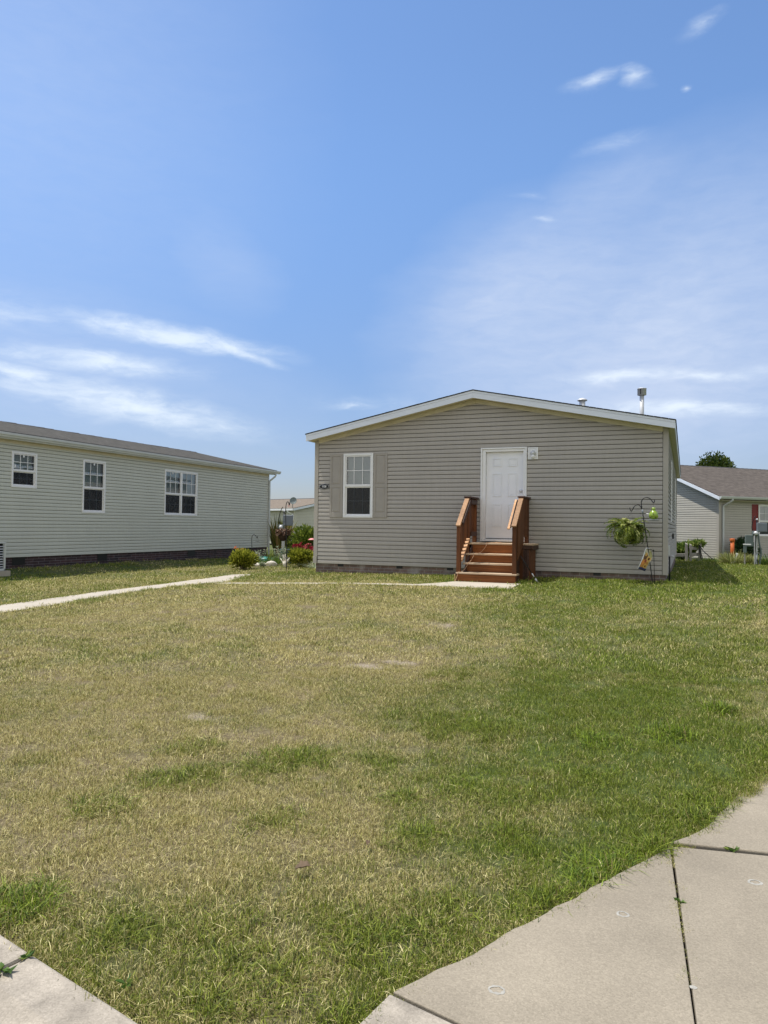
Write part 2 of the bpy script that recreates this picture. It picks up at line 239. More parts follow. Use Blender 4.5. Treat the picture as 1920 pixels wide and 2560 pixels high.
MT = dict(
    tan=vinyl('taupe_vinyl', (.43, .40, .357)), grn=vinyl('sage_vinyl', (.565, .575, .50)), cream=vinyl('cream_vinyl', (.62, .60, .50)), beige=vinyl('beige_vinyl', (.47, .445, .39)),
    post=M('taupe_trim', (.42, .39, .34), .75, .05, 2, spec=.05), postg=M('grey_trim', (.55, .55, .50), .5, .05, 2), postb=M('beige_trim', (.42, .39, .34), .5, .05, 2),
    soffit=M('cream_soffit', (.60, .545, .395), .6, .1, 3), fascia=M('white_aluminium', (.76, .80, .86), .45, .05, 2, (1, 1, 6)), white=M('white_vinyl', (.80, .80, .79), .4, .04, 2),
    gutter=M('gutter_aluminium', (.56, .58, .56), .4, .06, 2), shut=M('taupe_shutter', (.36, .33, .29), .7, .05, 4, bump=.1, bscale=80), red=M('red_shutter', (.19, .018, .016), .5, .1, 4),
    door=M('white_door_paint', (.80, .81, .84), .4, .05, 1.5, c2=(.86, .865, .87)), black=M('black_iron', (.012, .012, .013), .45, .2, 8), dark=M('dark_room', (.006, .007, .008), .9, .2, 2),
    blind=M('blind_white', (.70, .74, .74), .5, .04, 3), chrome=M('galvanised', (.62, .63, .64), .5, .1, 6, metal=.25), grey=M('grey_steel_paint', (.19, .215, .24), .45, .08, 4), greyg=M('grey_green_paint', (.13, .165, .16), .5, .08, 4),
    teal=M('dark_green_cabinet', (.035, .075, .085), .5, .15, 4), tealp=M('green_plastic', (.03, .20, .15), .4, .15, 5), orange=M('orange_plastic', (.50, .115, .02), .5, .15, 5), stone=M('pale_stone', (.55, .50, .42), .9, .25, 6, bump=.6, bscale=25),
    grwood=M('weathered_wood', (.33, .31, .28), .9, .3, 5, (8, 8, 1), bump=.4, bscale=20), palewood=M('bleached_wood', (.62, .58, .50), .8, .15, 8, (6, 6, 1)),
    wv=wood('stained_wood_upright', (.074, .026, .008), (.155, .056, .018), 2), wx=wood('stained_wood_across', (.115, .038, .009), (.225, .078, .020), 0), wy=wood('stained_wood_sunlit', (.30, .16, .075), (.50, .29, .15), 1),  # rail wood paler than the rest: sunlight put into its colour
    tread=wood('worn_sunlit_tread_wood', (.42, .28, .17), (.72, .58, .42), 0, .7), wd=wood('dark_stained_wood', (.045, .023, .016), (.085, .043, .03), 1),  # tread wood: wear and bright sunlight both in the pale colour
    glass=glassmat('window_glass', (.80, .92, .95), .2), glassd=glassmat('window_glass_dark', (.7, .75, .75), .085), screen=screenmat('insect_screen'),
    bk_main=brick('pinkish_brick', ((.21, .145, .12), (.15, .11, .10)), (.27, .25, .23), 1, w=.21, h=.075, msize=.006, pale=.55), bk_left=brick('dark_brick', ((.085, .05, .05), (.045, .036, .04)), (.20, .18, .185), 1, w=.40, h=.075, msize=.005),
    sh_left=shingle('brown_shingle', (.052, .049, .042), (.105, .098, .083), (.145, .134, .114)), sh_right=shingle('weathered_shingle', (.080, .068, .058), (.135, .115, .099), (.175, .15, .128)), sh_bg=shingle('tan_shingle', (.19, .155, .12), (.24, .20, .155), (.27, .22, .17)), sh_dark=M('shingle_edge', (.05, .048, .05), .95, .3, 20),
    cord=M('tan_cord', (.50, .30, .17), .6, .1, 5), steel=M('grey_dish_paint', (.17, .20, .20), .5, .06, 3), lime=M('lime_glaze', (.235, .34, .035), .22, .12, 6, spec=.6), brownp=M('brown_glaze', (.06, .045, .02), .3, .2, 8), coco=M('coco_liner', (.055, .030, .018), .95, .4, 20, bump=.8, bscale=60),
    pot=M('dark_green_pot', (.012, .018, .014), .5, .2, 6), navy=M('navy_cloth', (.03, .035, .10), .8, .2, 10), pinkp=M('pink_plastic', (.75, .28, .27), .5, .1, 4), hose=M('black_hose', (.012, .012, .012), .5, .1, 6),
    drive=concrete('driveway_concrete', (.305, .262, .196), .10, .2), curb=concrete('curb_concrete', (.40, .35, .28), .10, .45, .9, 5.5), path=concrete('path_concrete', (.46, .41, .33), .06, .15), road=concrete('road_asphalt', (.07, .068, .065), .25, .2),
    epoxy=M('pale_patch', (.335, .318, .272), .8, .2, 60), joint=M('joint_filler', (.03, .027, .022), .9, .3, 30), bark=M('bark', (.10, .075, .05), .9, .3, 8), deadleaf=M('dead_leaf', (.12, .078, .042), .7, .35, 18),
)

# ------------------------------------------------------------------ geometry helpers
def root_of(o):
    while o.parent is not None: o = o.parent
    return o
class Fr:
    """A wall frame: point + along (u), outward (n), up."""
    def __init__(s, P, U, Nn): s.P = Vector(P); s.U = Vector(U).normalized(); s.N = Vector(Nn).normalized()
    def __call__(s, u, n, z): return s.P+s.U*u+s.N*n+Vector((0, 0, z))
class MB:
    def __init__(s): s.v = []; s.f = []; s.smooth = []
    def face(s, pts, sm=False):
        i = len(s.v); s.v += [tuple(p) for p in pts]; s.f.append(tuple(range(i, i+len(pts)))); s.smooth.append(sm)
    def hexa(s, p):  # 8 points: bottom ring 0-3, top ring 4-7
        i = len(s.v); s.v += [tuple(q) for q in p]
        for f in ((3, 2, 1, 0), (4, 5, 6, 7), (0, 1, 5, 4), (1, 2, 6, 5), (2, 3, 7, 6), (3, 0, 4, 7)): s.f.append(tuple(i+k for k in f)); s.smooth.append(False)
        return s
    def box(s, x0, x1, y0, y1, z0, z1):
        return s.hexa([(x0, y0, z0), (x1, y0, z0), (x1, y1, z0), (x0, y1, z0), (x0, y0, z1), (x1, y0, z1), (x1, y1, z1), (x0, y1, z1)])
    def fbox(s, F, u0, u1, n0, n1, z0, z1):
        return s.hexa([F(u0, n0, z0), F(u1, n0, z0), F(u1, n1, z0), F(u0, n1, z0), F(u0, n0, z1), F(u1, n0, z1), F(u1, n1, z1), F(u0, n1, z1)])
    def beam(s, a, b, w, h, side=None):  # board from a to b, w along side, h along the third axis
        a, b = Vector(a), Vector(b); d = (b-a).normalized()
        sd = Vector(side) if side else d.cross(Vector((0, 0, 1)))
        sd = (sd-d*sd.dot(d)).normalized(); t = d.cross(sd)
        q = lambda p, i, j: p+sd*(w/2*i)+t*(h/2*j)
        return s.hexa([q(a, -1, -1), q(a, 1, -1), q(a, 1, 1), q(a, -1, 1), q(b, -1, -1), q(b, 1, -1), q(b, 1, 1), q(b, -1, 1)])
    def tube(s, pts, r, n=8, cap=True):
        pts = [Vector(p) for p in pts]; k = len(pts); rr = r if isinstance(r, (list, tuple)) else [r]*k
        base = len(s.v); prev = None
        for i, p in enumerate(pts):
            t = (pts[min(i+1, k-1)]-pts[max(i-1, 0)]).normalized()
            if prev is None:
                a = t.orthogonal().normalized()
            else:
                a = (prev-t*prev.dot(t)); a = a.normalized() if a.length > 1e-6 else t.orthogonal().normalized()
            prev = a; b = t.cross(a)
            for j in range(n):
                q = 2*math.pi*j/n; s.v.append(tuple(p+(a*cos(q)+b*sin(q))*rr[i]))
        for i in range(k-1):
            for j in range(n):
                a0 = base+i*n+j; a1 = base+i*n+(j+1) % n; s.f.append((a0, a1, a1+n, a0+n)); s.smooth.append(True)
        if cap:
            s.f.append(tuple(base+j for j in reversed(range(n)))); s.smooth.append(False)
            s.f.append(tuple(base+(k-1)*n+j for j in range(n))); s.smooth.append(False)
        return s
    def lathe(s, prof, c, n=20, axis=None, sx=1, sy=1):
        c = Vector(c); q = Vector((0, 0, 1)).rotation_difference(Vector(axis)) if axis else None
        base = len(s.v)
        for r, z in prof:
            for j in range(n):
                a = 2*math.pi*j/n; p = Vector((r*cos(a)*sx, r*sin(a)*sy, z))
                if q: p = q @ p
                s.v.append(tuple(c+p))
        for i in range(len(prof)-1):
            for j in range(n):
                a0 = base+i*n+j; a1 = base+i*n+(j+1) % n; s.f.append((a0, a1, a1+n, a0+n)); s.smooth.append(True)
        s.f.append(tuple(base+j for j in reversed(range(n)))); s.smooth.append(False)
        s.f.append(tuple(base+(len(prof)-1)*n+j for j in range(n))); s.smooth.append(False)
        return s
    def prism(s, poly, h, up=(0, 0, 1)):  # polygon of 3-D points extruded along up*h
        h = Vector(up)*h; i = len(s.v); n = len(poly); s.v += [tuple(Vector(p)) for p in poly]+[tuple(Vector(p)+h) for p in poly]
        s.f.append(tuple(i+k for k in reversed(range(n)))); s.f.append(tuple(i+n+k for k in range(n))); s.smooth += [False, False]
        for k in range(n):
            a, b = i+k, i+(k+1) % n; s.f.append((a, b, b+n, a+n)); s.smooth.append(False)
        return s
    def build(s, name, mat, parent=None, bevel=0., seg=1, fixn=True):
        off = root_of(parent).location if parent is not None else Vector((0, 0, 0))
        me = bpy.data.meshes.new(name)
        me.from_pydata([(p[0]-off.x, p[1]-off.y, p[2]-off.z) for p in s.v], [], s.f)
        for p, sm in zip(me.polygons, s.smooth): p.use_smooth = sm
        if fixn or bevel:
            bm = bmesh.new(); bm.from_mesh(me)
            if fixn: bmesh.ops.recalc_face_normals(bm, faces=bm.faces)
            if bevel: bmesh.ops.bevel(bm, geom=[e for e in bm.edges if len(e.link_faces) == 2 and e.calc_face_angle(0) > .5], offset=bevel, segments=seg, affect='EDGES', profile=.5)
            bm.to_mesh(me); bm.free()
        # box-projected UVs in metres
        uvl = me.uv_layers.new(name='UVMap')
        nl = len(me.loops); vi = np.empty(nl, np.int32); me.loops.foreach_get('vertex_index', vi)
        co = np.empty(len(me.vertices)*3); me.vertices.foreach_get('co', co); co = co.reshape(-1, 3)
        nr = np.empty(len(me.polygons)*3); me.polygons.foreach_get('normal', nr); nr = nr.reshape(-1, 3)
        lt = np.empty(len(me.polygons), np.int32); me.polygons.foreach_get('loop_total', lt)
        pn = np.repeat(nr, lt, axis=0); lc = co[vi]
        flat = np.abs(pn[:, 2]) > .75
        tx = np.stack([-pn[:, 1], pn[:, 0]], 1); ln = np.linalg.norm(tx, axis=1, keepdims=True); tx = tx/np.maximum(ln, 1e-6)
        tx = np.where(np.abs(tx[:, :1])+np.abs(tx[:, 1:]) > .1, tx, np.array([[1., 0.]]))
        u = (lc[:, :2]*tx).sum(1); uvs = np.stack([np.where(flat, lc[:, 0], u), np.where(flat, lc[:, 1], lc[:, 2])], 1)
        uvl.data.foreach_set('uv', uvs.ravel().astype(np.float32))
        me.materials.append(mat)
        o = bpy.data.objects.new(name, me); col.objects.link(o)
        if parent is not None: o.parent = parent
        return o
def tag(o, label, cat, group=None):
    o['label'] = label; o['category'] = cat
    if group: o['group'] = group
    return o
def thing(name, loc, label, cat, group=None):
    o = bpy.data.objects.new(name, None); o.empty_display_size = .2; col.objects.link(o); o.location = loc
    return tag(o, label, cat, group)
def struct(o, kind='structure'): o['kind'] = kind; return o
def arr_mesh(name, V, F, mat, parent=None, attrs=None, smooth=False):
    off = root_of(parent).location if parent is not None else Vector((0, 0, 0))
    V = np.asarray(V, float)-np.array(off); me = bpy.data.meshes.new(name)
    me.from_pydata(V.tolist(), [], F.tolist() if hasattr(F, 'tolist') else F)
    for k, a in (attrs or {}).items():
        at = me.attributes.new(k, 'FLOAT', 'POINT'); at.data.foreach_set('value', np.asarray(a, np.float32))
    if smooth: me.polygons.foreach_set('use_smooth', [True]*len(me.polygons))
    me.materials.append(mat); o = bpy.data.objects.new(name, me); col.objects.link(o)
    if parent is not None: o.parent = parent
    return o

# ------------------------------------------------------------------ ground shape
def ssn(a, b, x):
    t = np.clip((x-a)/(b-a), 0, 1); return t*t*(3-2*t)
def zg(x, y):
    x = np.asarray(x, float); y = np.asarray(y, float)
    z = -.32*(1-ssn(2.5, 13.5, y))
    z = z-.17*ssn(5., 12., -x)*ssn(4, 14, y)*(1-.75*ssn(14.6, 17, y)*(1-ssn(9, 11, -x)))
    z = z-.08*ssn(11, 14.5, -x)*ssn(5, 14, y)
    z = z+.16*ssn(15.2, 16.9, -x)*ssn(5, 14, y)
    z = z-.12*ssn(19, 28, y)
    z = z+.08*ssn(15, 17, y)*ssn(0, 8, x+9)*(1-ssn(19, 24, y))
    z = z+.13*np.exp(-((x+13.1)/1.3)**2-((y-22)/1.8)**2)
    return z
def g(x, y): return float(zg(x, y))
_ng = np.random.default_rng(3).random((64, 64))
def vnoise(x, y, s, o=0):
    x = np.asarray(x, float)/s+o*7.3; y = np.asarray(y, float)/s+o*3.1
    xi = np.floor(x).astype(int); yi = np.floor(y).astype(int); fx = x-xi; fy = y-yi; fx = fx*fx*(3-2*fx); fy = fy*fy*(3-2*fy)
    q = lambda a, b: _ng[a % 64, b % 64]
    return (q(xi, yi)*(1-fx)+q(xi+1, yi)*fx)*(1-fy)+(q(xi, yi+1)*(1-fx)+q(xi+1, yi+1)*fx)*fy
def inpoly(x, y, poly):
    x = np.asarray(x, float); y = np.asarray(y, float); r = np.zeros(x.shape, bool); n = len(poly)
    for i in range(n):
        x0, y0 = poly[i][:2]; x1, y1 = poly[(i+1) % n][:2]
        if y0 == y1: continue
        c = ((y0 > y) != (y1 > y)) & (x < (x1-x0)*(y-y0)/(y1-y0)+x0); r ^= c
    return r
EDGE = [(-.87, 2.25), (-.69, 2.56), (-.56, 2.83), (-.41, 3.11), (-.31, 3.32), (-.06, 3.77), (.13, 4.18), (.29, 4.68), (.37, 4.85), (.50, 5.27), (.78, 5.75), (1.35, 6.2), (3.2, 6.7), (6, 7)]
def _edge():
    P = [Vector((x, y, 0)) for x, y in EDGE]; o = []
    for i in range(len(P)-1):
        a, b, c, d = P[max(i-1, 0)], P[i], P[i+1], P[min(i+2, len(P)-1)]
        for j in range(5):
            t = j/5; q = .5*((2*b)+(c-a)*t+(2*a-5*b+4*c-d)*t*t+(3*b-a-3*c+d)*t*t*t); o.append((q.x+random.uniform(-.007, .007), q.y+random.uniform(-.005, .005)))
    return o+[EDGE[-1]]
EDGEF = _edge()
KSL = -.237
def curb_y(x): return 1.82+KSL*(x+1.55)      # back edge of the curb
DRIVE = EDGEF+[(6, 1.5), (1.2, 1.75)]
APRON = [(-.87, 2.25), (-.975, curb_y(-.975)), (6, curb_y(6)), (6, 1.5), (1.2, 1.75)]
PATH = [(-9.72, 6.0), (-9.62, 8.3), (-9.64, 9.5), (-9.9, 11.2), (-9.95, 12.8), (-9.82, 13.5), (-9.6, 14.15), (-9.9, 15.0), (-10.35, 16.3), (-10.95, 17.4), (-11.35, 17.0), (-11.1, 15.8), (-10.95, 14.5), (-10.72, 13.2), (-10.6, 11.4), (-10.46, 9.6), (-10.46, 8.2), (-10.5, 6.0)]
FPATH = [(-9.75, 13.5), (-8.3, 13.62), (-6.9, 13.82), (-5.68, 13.96), (-4.7, 14.08), (-4.4, 14.04), (-3.18, 14.19), (-3.22, 15.6), (-4.62, 15.62), (-5.15, 14.5), (-5.9, 14.42), (-7.0, 14.32), (-8.23, 14.22), (-9.55, 14.1)]
MAIN = [(-8.86, 17.0), (-.37, 17.0), (-.37, 33.2), (-8.86, 33.2)]
LEFT = [(-25.3, 11.2), (-17, 11.2), (-17, 28.2), (-25.3, 28.2)]

def nonuni(a, b, fine, lo, hi):
    xs = list(np.arange(lo, hi+1e-6, fine)); s = fine; x = hi
    while x < b: s *= 1.35; x += s; xs.append(min(x, b))
    s = fine; x = lo
    while x > a: s *= 1.35; x -= s; xs.insert(0, max(x, a))
    return np.array(xs)
gx = np.unique(np.concatenate([nonuni(-1500, 1500, .35, -20, 8), np.arange(-4, 2.6, .12)])); gy = np.unique(np.concatenate([nonuni(-1200, 2500, .35, 0, 40), np.arange(.8, 8, .12)]))
GX, GY = np.meshgrid(gx, gy, indexing='ij'); GZ = zg(GX, GY)
hide = inpoly(GX, GY, DRIVE) | inpoly(GX, GY, APRON) | (GY < curb_y(GX)-.02)
GZ = np.where(hide, GZ-.10, GZ)
GZ = np.where(inpoly(GX, GY, PATH) | inpoly(GX, GY, FPATH), GZ-.03, GZ)
nx, ny = GX.shape; idx = np.arange(nx*ny).reshape(nx, ny)
F = np.stack([idx[:-1, :-1], idx[1:, :-1], idx[1:, 1:], idx[:-1, 1:]], -1).reshape(-1, 4)
def green_of(x, y):
    """0 parched .. 1 lush, over the lawn, raised where house shadows fall"""
    b = -1.35-.27*(y-4)
    r = .20+.60*ssn(-.7, 1.3, x-b)+.24*ssn(-1.4, .6, x-b-.4)*(1-ssn(4.8, 7.5, y))
    r = r+.27*(1-ssn(2.2, 3.0, y-.12*(x+1.5)))                         # strip along the kerb
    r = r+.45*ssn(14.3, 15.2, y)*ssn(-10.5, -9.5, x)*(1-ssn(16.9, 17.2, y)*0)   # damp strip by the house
    r = r+.75*ssn(15.8, 17, y)*ssn(-.6, 0, x)*(1-.6*ssn(1.3, 1.9, x))  # lush grass, boosted so its colour deepens the house's cast shadow
    r = r+.22*ssn(9.3, 9.9, -x)+.45*ssn(14.6, 15.6, -x)  # greener past the path; by the left wall, eave shade put into colour
    r = r+.25*np.exp(-((x+2.5)/.18)**2-((y-2.2)/.18)**2)
    n = .34*vnoise(x, y, 1.4, 1)+.36*vnoise(x, y, .45, 2)+.34*vnoise(x, y, .19, 3)
    r = r+(n-.52)*1.15
    for (ax, ay), (bx, by), wd, am in (((.90, 10.4), (1.13, 14.3), .06, .9), ((1.13, 14.3), (1.5, 21), .08, .9), ((.05, 10.5), (.55, 15.2), .10, .12), ((-.6, 10.2), (-.1, 15.0), .10, .12), ((-1.3, 9.8), (-.8, 14.6), .10, .10)):   # pale tracks left by the mower
        t = np.clip(((x-ax)*(bx-ax)+(y-ay)*(by-ay))/((bx-ax)**2+(by-ay)**2), 0, 1); d = np.hypot(x-ax-t*(bx-ax), y-ay-t*(by-ay)); r = r-am*np.exp(-(d/wd)**2)
    return np.clip(r, .02, .98)
gm, n_, l_, b_ = new_mat('soil_and_thatch')
b_.inputs['Roughness'].default_value = .95; b_.inputs['Specular IOR Level'].default_value = .1
at_ = n_.new('ShaderNodeAttribute'); at_.attribute_name = 'green'
tco = n_.new('ShaderNodeTexCoord'); nz = n_.new('ShaderNodeTexNoise'); nz.inputs['Scale'].default_value = 28; nz.inputs['Detail'].default_value = 8; nz.inputs['Roughness'].default_value = .75; l_.new(tco.outputs['Object'], nz.inputs['Vector'])
ra = n_.new('ShaderNodeValToRGB'); ra.color_ramp.elements[0].position = .3; ra.color_ramp.elements[0].color = (.075, .055, .032, 1); ra.color_ramp.elements[1].position = .72; ra.color_ramp.elements[1].color = (.30, .245, .14, 1); l_.new(nz.outputs['Fac'], ra.inputs[0])
rb = n_.new('ShaderNodeValToRGB'); rb.color_ramp.elements[0].position = .3; rb.color_ramp.elements[0].color = (.03, .045, .012, 1); rb.color_ramp.elements[1].position = .72; rb.color_ramp.elements[1].color = (.12, .16, .045, 1); l_.new(nz.outputs['Fac'], rb.inputs[0])
mx = n_.new('ShaderNodeMix'); mx.data_type = 'RGBA'; l_.new(at_.outputs['Fac'], mx.inputs['Factor']); l_.new(ra.outputs[0], mx.inputs['A']); l_.new(rb.outputs[0], mx.inputs['B'])
ab = n_.new('ShaderNodeAttribute'); ab.attribute_name = 'bare'; rs = n_.new('ShaderNodeValToRGB'); rs.color_ramp.elements[0].color = (.16, .13, .09, 1); rs.color_ramp.elements[1].color = (.44, .37, .28, 1); l_.new(nz.outputs['Fac'], rs.inputs[0])
m2_ = n_.new('ShaderNodeMix'); m2_.data_type = 'RGBA'; l_.new(ab.outputs['Fac'], m2_.inputs['Factor']); l_.new(mx.outputs['Result'], m2_.inputs['A']); l_.new(rs.outputs[0], m2_.inputs['B'])
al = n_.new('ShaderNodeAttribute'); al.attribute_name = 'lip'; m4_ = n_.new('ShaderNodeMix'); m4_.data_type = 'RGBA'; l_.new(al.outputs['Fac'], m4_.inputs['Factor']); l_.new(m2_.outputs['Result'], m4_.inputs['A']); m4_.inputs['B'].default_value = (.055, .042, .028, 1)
l_.new(m4_.outputs['Result'], b_.inputs['Base Color'])
bp = n_.new('ShaderNodeBump'); bp.inputs['Strength'].default_value = .8; bp.inputs['Distance'].default_value = .02; l_.new(nz.outputs['Fac'], bp.inputs['Height']); l_.new(bp.outputs[0], b_.inputs['Normal'])
BARE = [(-2.95, 6.84, .26, .13), (-2.72, 7.12, .22, .11), (-2.55, 7.20, .10, .08), (-3.03, 9.34, .28, .16), (-6.25, 8.57, .16, .12), (-3.5, 4.74, .12, .05), (-5.2, 8.0, .09, .08), (-3.25, 7.25, .10, .07)]
def bare_of(x, y):
    r = np.zeros(np.shape(x))
    for a, b, sx, sy in BARE: r = np.maximum(r, np.exp(-((x-a)/sx)**2-((y-b)/sy)**2))
    return .97*ssn(.28, .62, r*(.15+.9*vnoise(x, y, .10, 5)+.7*vnoise(x, y, .035, 6)))
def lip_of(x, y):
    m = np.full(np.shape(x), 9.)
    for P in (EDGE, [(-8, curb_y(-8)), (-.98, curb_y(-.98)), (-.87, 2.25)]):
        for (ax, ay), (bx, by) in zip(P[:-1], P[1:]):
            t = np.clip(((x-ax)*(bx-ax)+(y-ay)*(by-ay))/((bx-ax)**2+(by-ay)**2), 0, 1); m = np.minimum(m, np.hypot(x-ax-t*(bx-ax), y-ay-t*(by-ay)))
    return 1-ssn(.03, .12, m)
PLANT_BED = lambda x, y: np.exp(-((x+13.1)/1.2)**2-((y-22)/1.7)**2)
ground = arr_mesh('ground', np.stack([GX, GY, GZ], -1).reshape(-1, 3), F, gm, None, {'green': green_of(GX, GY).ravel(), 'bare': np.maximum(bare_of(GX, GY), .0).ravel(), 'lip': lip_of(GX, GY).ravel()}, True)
struct(ground)

# ------------------------------------------------------------------ paving
def slab(name, poly, mat, top=.02, depth=.12, bevel=.008, flat=None):
    mb = MB(); P = [Vector((x, y, (flat if flat is not None else g(x, y))+top-depth)) for x, y in poly]
    mb.prism(P, depth); o = mb.build(name, mat, None, 0)
    bm = bmesh.new(); bm.from_mesh(o.data)
    topf = [f for f in bm.faces if f.normal.z > .7]
    if bevel: bmesh.ops.bevel(bm, geom=list({e for f in topf for e in f.edges}), offset=bevel, segments=2, affect='EDGES', profile=.5)
    bm.to_mesh(o.data); bm.free(); return struct(o)
def J1(t): return (-.06+.1*t, 3.80-1.29*t)     # long joint, t = 0 at the grass
gp_ = .003
zd = -.312
e1 = [(-.865, 2.25)]+[q for q in EDGEF if 2.27 < q[1] < 3.74]
drive_l = slab('driveway', e1+[(-.06-gp_, 3.78), (.0665-gp_, 2.02+.014), (-.1, 2.066), (-.5, 2.158)], MT['drive'], .015, .13, .004, -.312)
drive_r = slab('driveway', [(-.055+gp_, 3.795), (.0665+gp_, 2.02), (1.2, 1.76), (6, 1.5), (6, 4.86), (.4, 3.873)], MT['drive'], .015, .13, .004, -.312)
drive_b = slab('driveway', [(-.06, 3.822), (.4, 3.89), (6, 4.88), (6, 7.0), (3.2, 6.7), (1.35, 6.2)]+[q for q in EDGEF if 3.86 < q[1] < 6.1][::-1], MT['drive'], .017, .13, .007, -.305)
for o in (drive_l, drive_r, drive_b): o['kind'] = 'structure'
apron = slab('driveway_apron', [(-.872, 2.238), (-.975, curb_y(-.975)), (6, curb_y(6)), (6, 1.49), (1.2, 1.745), (.06, 2.006), (-.5, 2.146)], MT['curb'], .018, .13, .008, -.314)
def curbpiece(x0, x1):
    P = []
    for n0, z in ((0, .022), (.16, .02), (.34, -.035), (.48, -.075), (.52, -.2), (0, -.2)): P.append((n0, z))
    nrm = Vector((KSL, -1, 0)).normalized(); mb = MB(); A = [Vector((x0, curb_y(x0), -.318))+nrm*n+Vector((0, 0, z)) for n, z in P]
    mb.prism(A, x1-x0, Vector((1, KSL, 0))); return struct(mb.build('curb', MT['curb'], None, .012, 2))
curbpiece(-2.087, -.982); curbpiece(-5.2, -2.103); curbpiece(-8.6, -5.206); curbpiece(-.978, 6)
road = MB(); road.face([(-60, 1.3+KSL*-58.45+.08, -.392), (-60, -40, -.40), (60, -40, -.40), (60, 1.3+KSL*61.55+.08, -.392)]); struct(road.build('road', MT['road']))
def path_mesh(name, poly, mat):
    mb = MB(); P = [Vector((x, y, g(x, y)+.012-.07)) for x, y in poly]; mb.prism(P, .07); return mb
for poly in (PATH, FPATH):
    mb = MB()
    n = len(poly); half = n//2
    # strip between the two edges, following the ground
    a = poly[:half]; b = poly[half:][::-1]
    for i in range(half-1):
        q = [a[i], a[i+1], b[i+1], b[i]]
        for k in range(3):
            s, t = k/3, (k+1)/3
            pt = lambda w, z: [(u[0]+(v[0]-u[0])*w, u[1]+(v[1]-u[1])*w) for u, v in ((a[i], a[i+1]), (b[i], b[i+1]))]
            (p0, p1), (p2, p3) = pt(s, 0), pt(t, 0)
            L = .012 if k < 2 else .012
            f = [Vector((*p0, g(*p0)+L)), Vector((*p2, g(*p2)+L)), Vector((*p3, g(*p3)+L)), Vector((*p1, g(*p1)+L))]
            d = Vector((0, 0, -.08)); mb.hexa([x+d for x in f]+f)
    struct(mb.build('path', MT['path']))
for i, (x, y, zz) in enumerate(((-.22, 3.05, -.297), (.28, 3.55, -.297), (-.56, 2.39, -.297), (.03, 2.66, -.297))):
    mb = MB(); r = (.026, .03, .03, .012)[i]; nn = 20; rj = [r*random.uniform(.9, 1.12) for _ in range(nn)]; ri = [q*random.uniform(.5, .8) if i < 3 else .001 for q in rj]
    for k in range(nn):
        a0, a1 = 2*math.pi*k/nn, 2*math.pi*(k+1)/nn; k1 = (k+1) % nn; q = lambda a, rr_, dz: (x+rr_*cos(a), y+rr_*.8*sin(a), zz+dz)
        mb.hexa([q(a0, ri[k], 0), q(a0, rj[k], 0), q(a1, rj[k1], 0), q(a1, ri[k1], 0), q(a0, ri[k], .002), q(a0, rj[k]*.97, .0015), q(a1, rj[k1]*.97, .0015), q(a1, ri[k1], .002)])
    o = mb.build('core_patch', MT['epoxy'], None); tag(o, ('pale round patch nearest the middle of the big left driveway slab', 'pale round patch on the right driveway slab, right of the long joint', 'blurred pale round patch on the driveway just above the white apron corner', 'tiny pale spot on the driveway beside the long dark joint')[i], 'concrete patch', 'round patches on the driveway')

# ------------------------------------------------------------------ siding, windows
def siding(mb, Fm, z0, z1, lim, holes=(), e=.1016, lap=.018, seed=1):
    r = random.Random(seed); k = 0
    while z0+k*e < z1-.004:
        zb = z0+k*e; zt = min(zb+e, z1); k += 1
        A, B = lim(zb), lim(zt)
        if B is None: B = ((A[0]+A[1])/2,)*2 if A else None
        if A is None or B is None: continue
        cuts = [(max(h[0], A[0]), min(h[1], A[1])) for h in holes if h[2]-.01 < (zb+zt)/2 < h[3]+.01 and h[1] > A[0] and h[0] < A[1]]
        segs = [(0., 1.)]; wd = A[1]-A[0]; wt = B[1]-B[0]
        for a, b in sorted(cuts):
            fa, fb = (a-A[0])/wd, (b-A[0])/wd; ns = []
            for s, t in segs:
                if fa > s: ns.append((s, min(t, fa)))
                if fb < t: ns.append((max(s, fb), t))
            segs = [x for x in ns if x[1]-x[0] > 1e-4]
        for s, t in segs:
            m = max(1, int(round((t-s)*wd/1.1))); ph = r.random()*.4
            xs = [s+(t-s)*min(1, max(0, (i+(ph if 0 < i < m else 0))/m)) for i in range(m+1)]
            ob = [r.uniform(-.0016, .0016) for _ in xs]; oz = [r.uniform(-.0012, .0012) for _ in xs]; seam = r.randint(1, m-1) if m > 2 and r.random() < .55 else -1
            for i in range(m):
                add = .002 if i == seam or (seam > 0 and i > seam) else 0
                x0, x1 = xs[i], xs[i+1]; bu = lambda x: A[0]+wd*x; tu = lambda x: B[0]+wt*x; mu = lambda x: (bu(x)*.6+tu(x)*.4)
                zm = zb+(zt-zb)*.55; zs = zt-.0145 if zt-zb > .05 else zt
                p = [Fm(bu(x0), -.03, zb+.002), Fm(bu(x1), -.03, zb+.002), Fm(bu(x0), lap+ob[i]+add, zb+oz[i]), Fm(bu(x1), lap+ob[i+1]+add, zb+oz[i+1]),
                     Fm(mu(x0), lap*.9+ob[i]+add, zm), Fm(mu(x1), lap*.9+ob[i+1]+add, zm), Fm(tu(x0), .006+add, zs), Fm(tu(x1), .006+add, zs), Fm(tu(x0), -.03, zs), Fm(tu(x1), -.03, zs), Fm(tu(x0), -.03, zt+.004), Fm(tu(x1), -.03, zt+.004)]
                for q in ((0, 1, 3, 2), (2, 3, 5, 4), (4, 5, 7, 6), (6, 7, 9, 8), (8, 9, 11, 10)): mb.face([p[w_] for w_ in q])
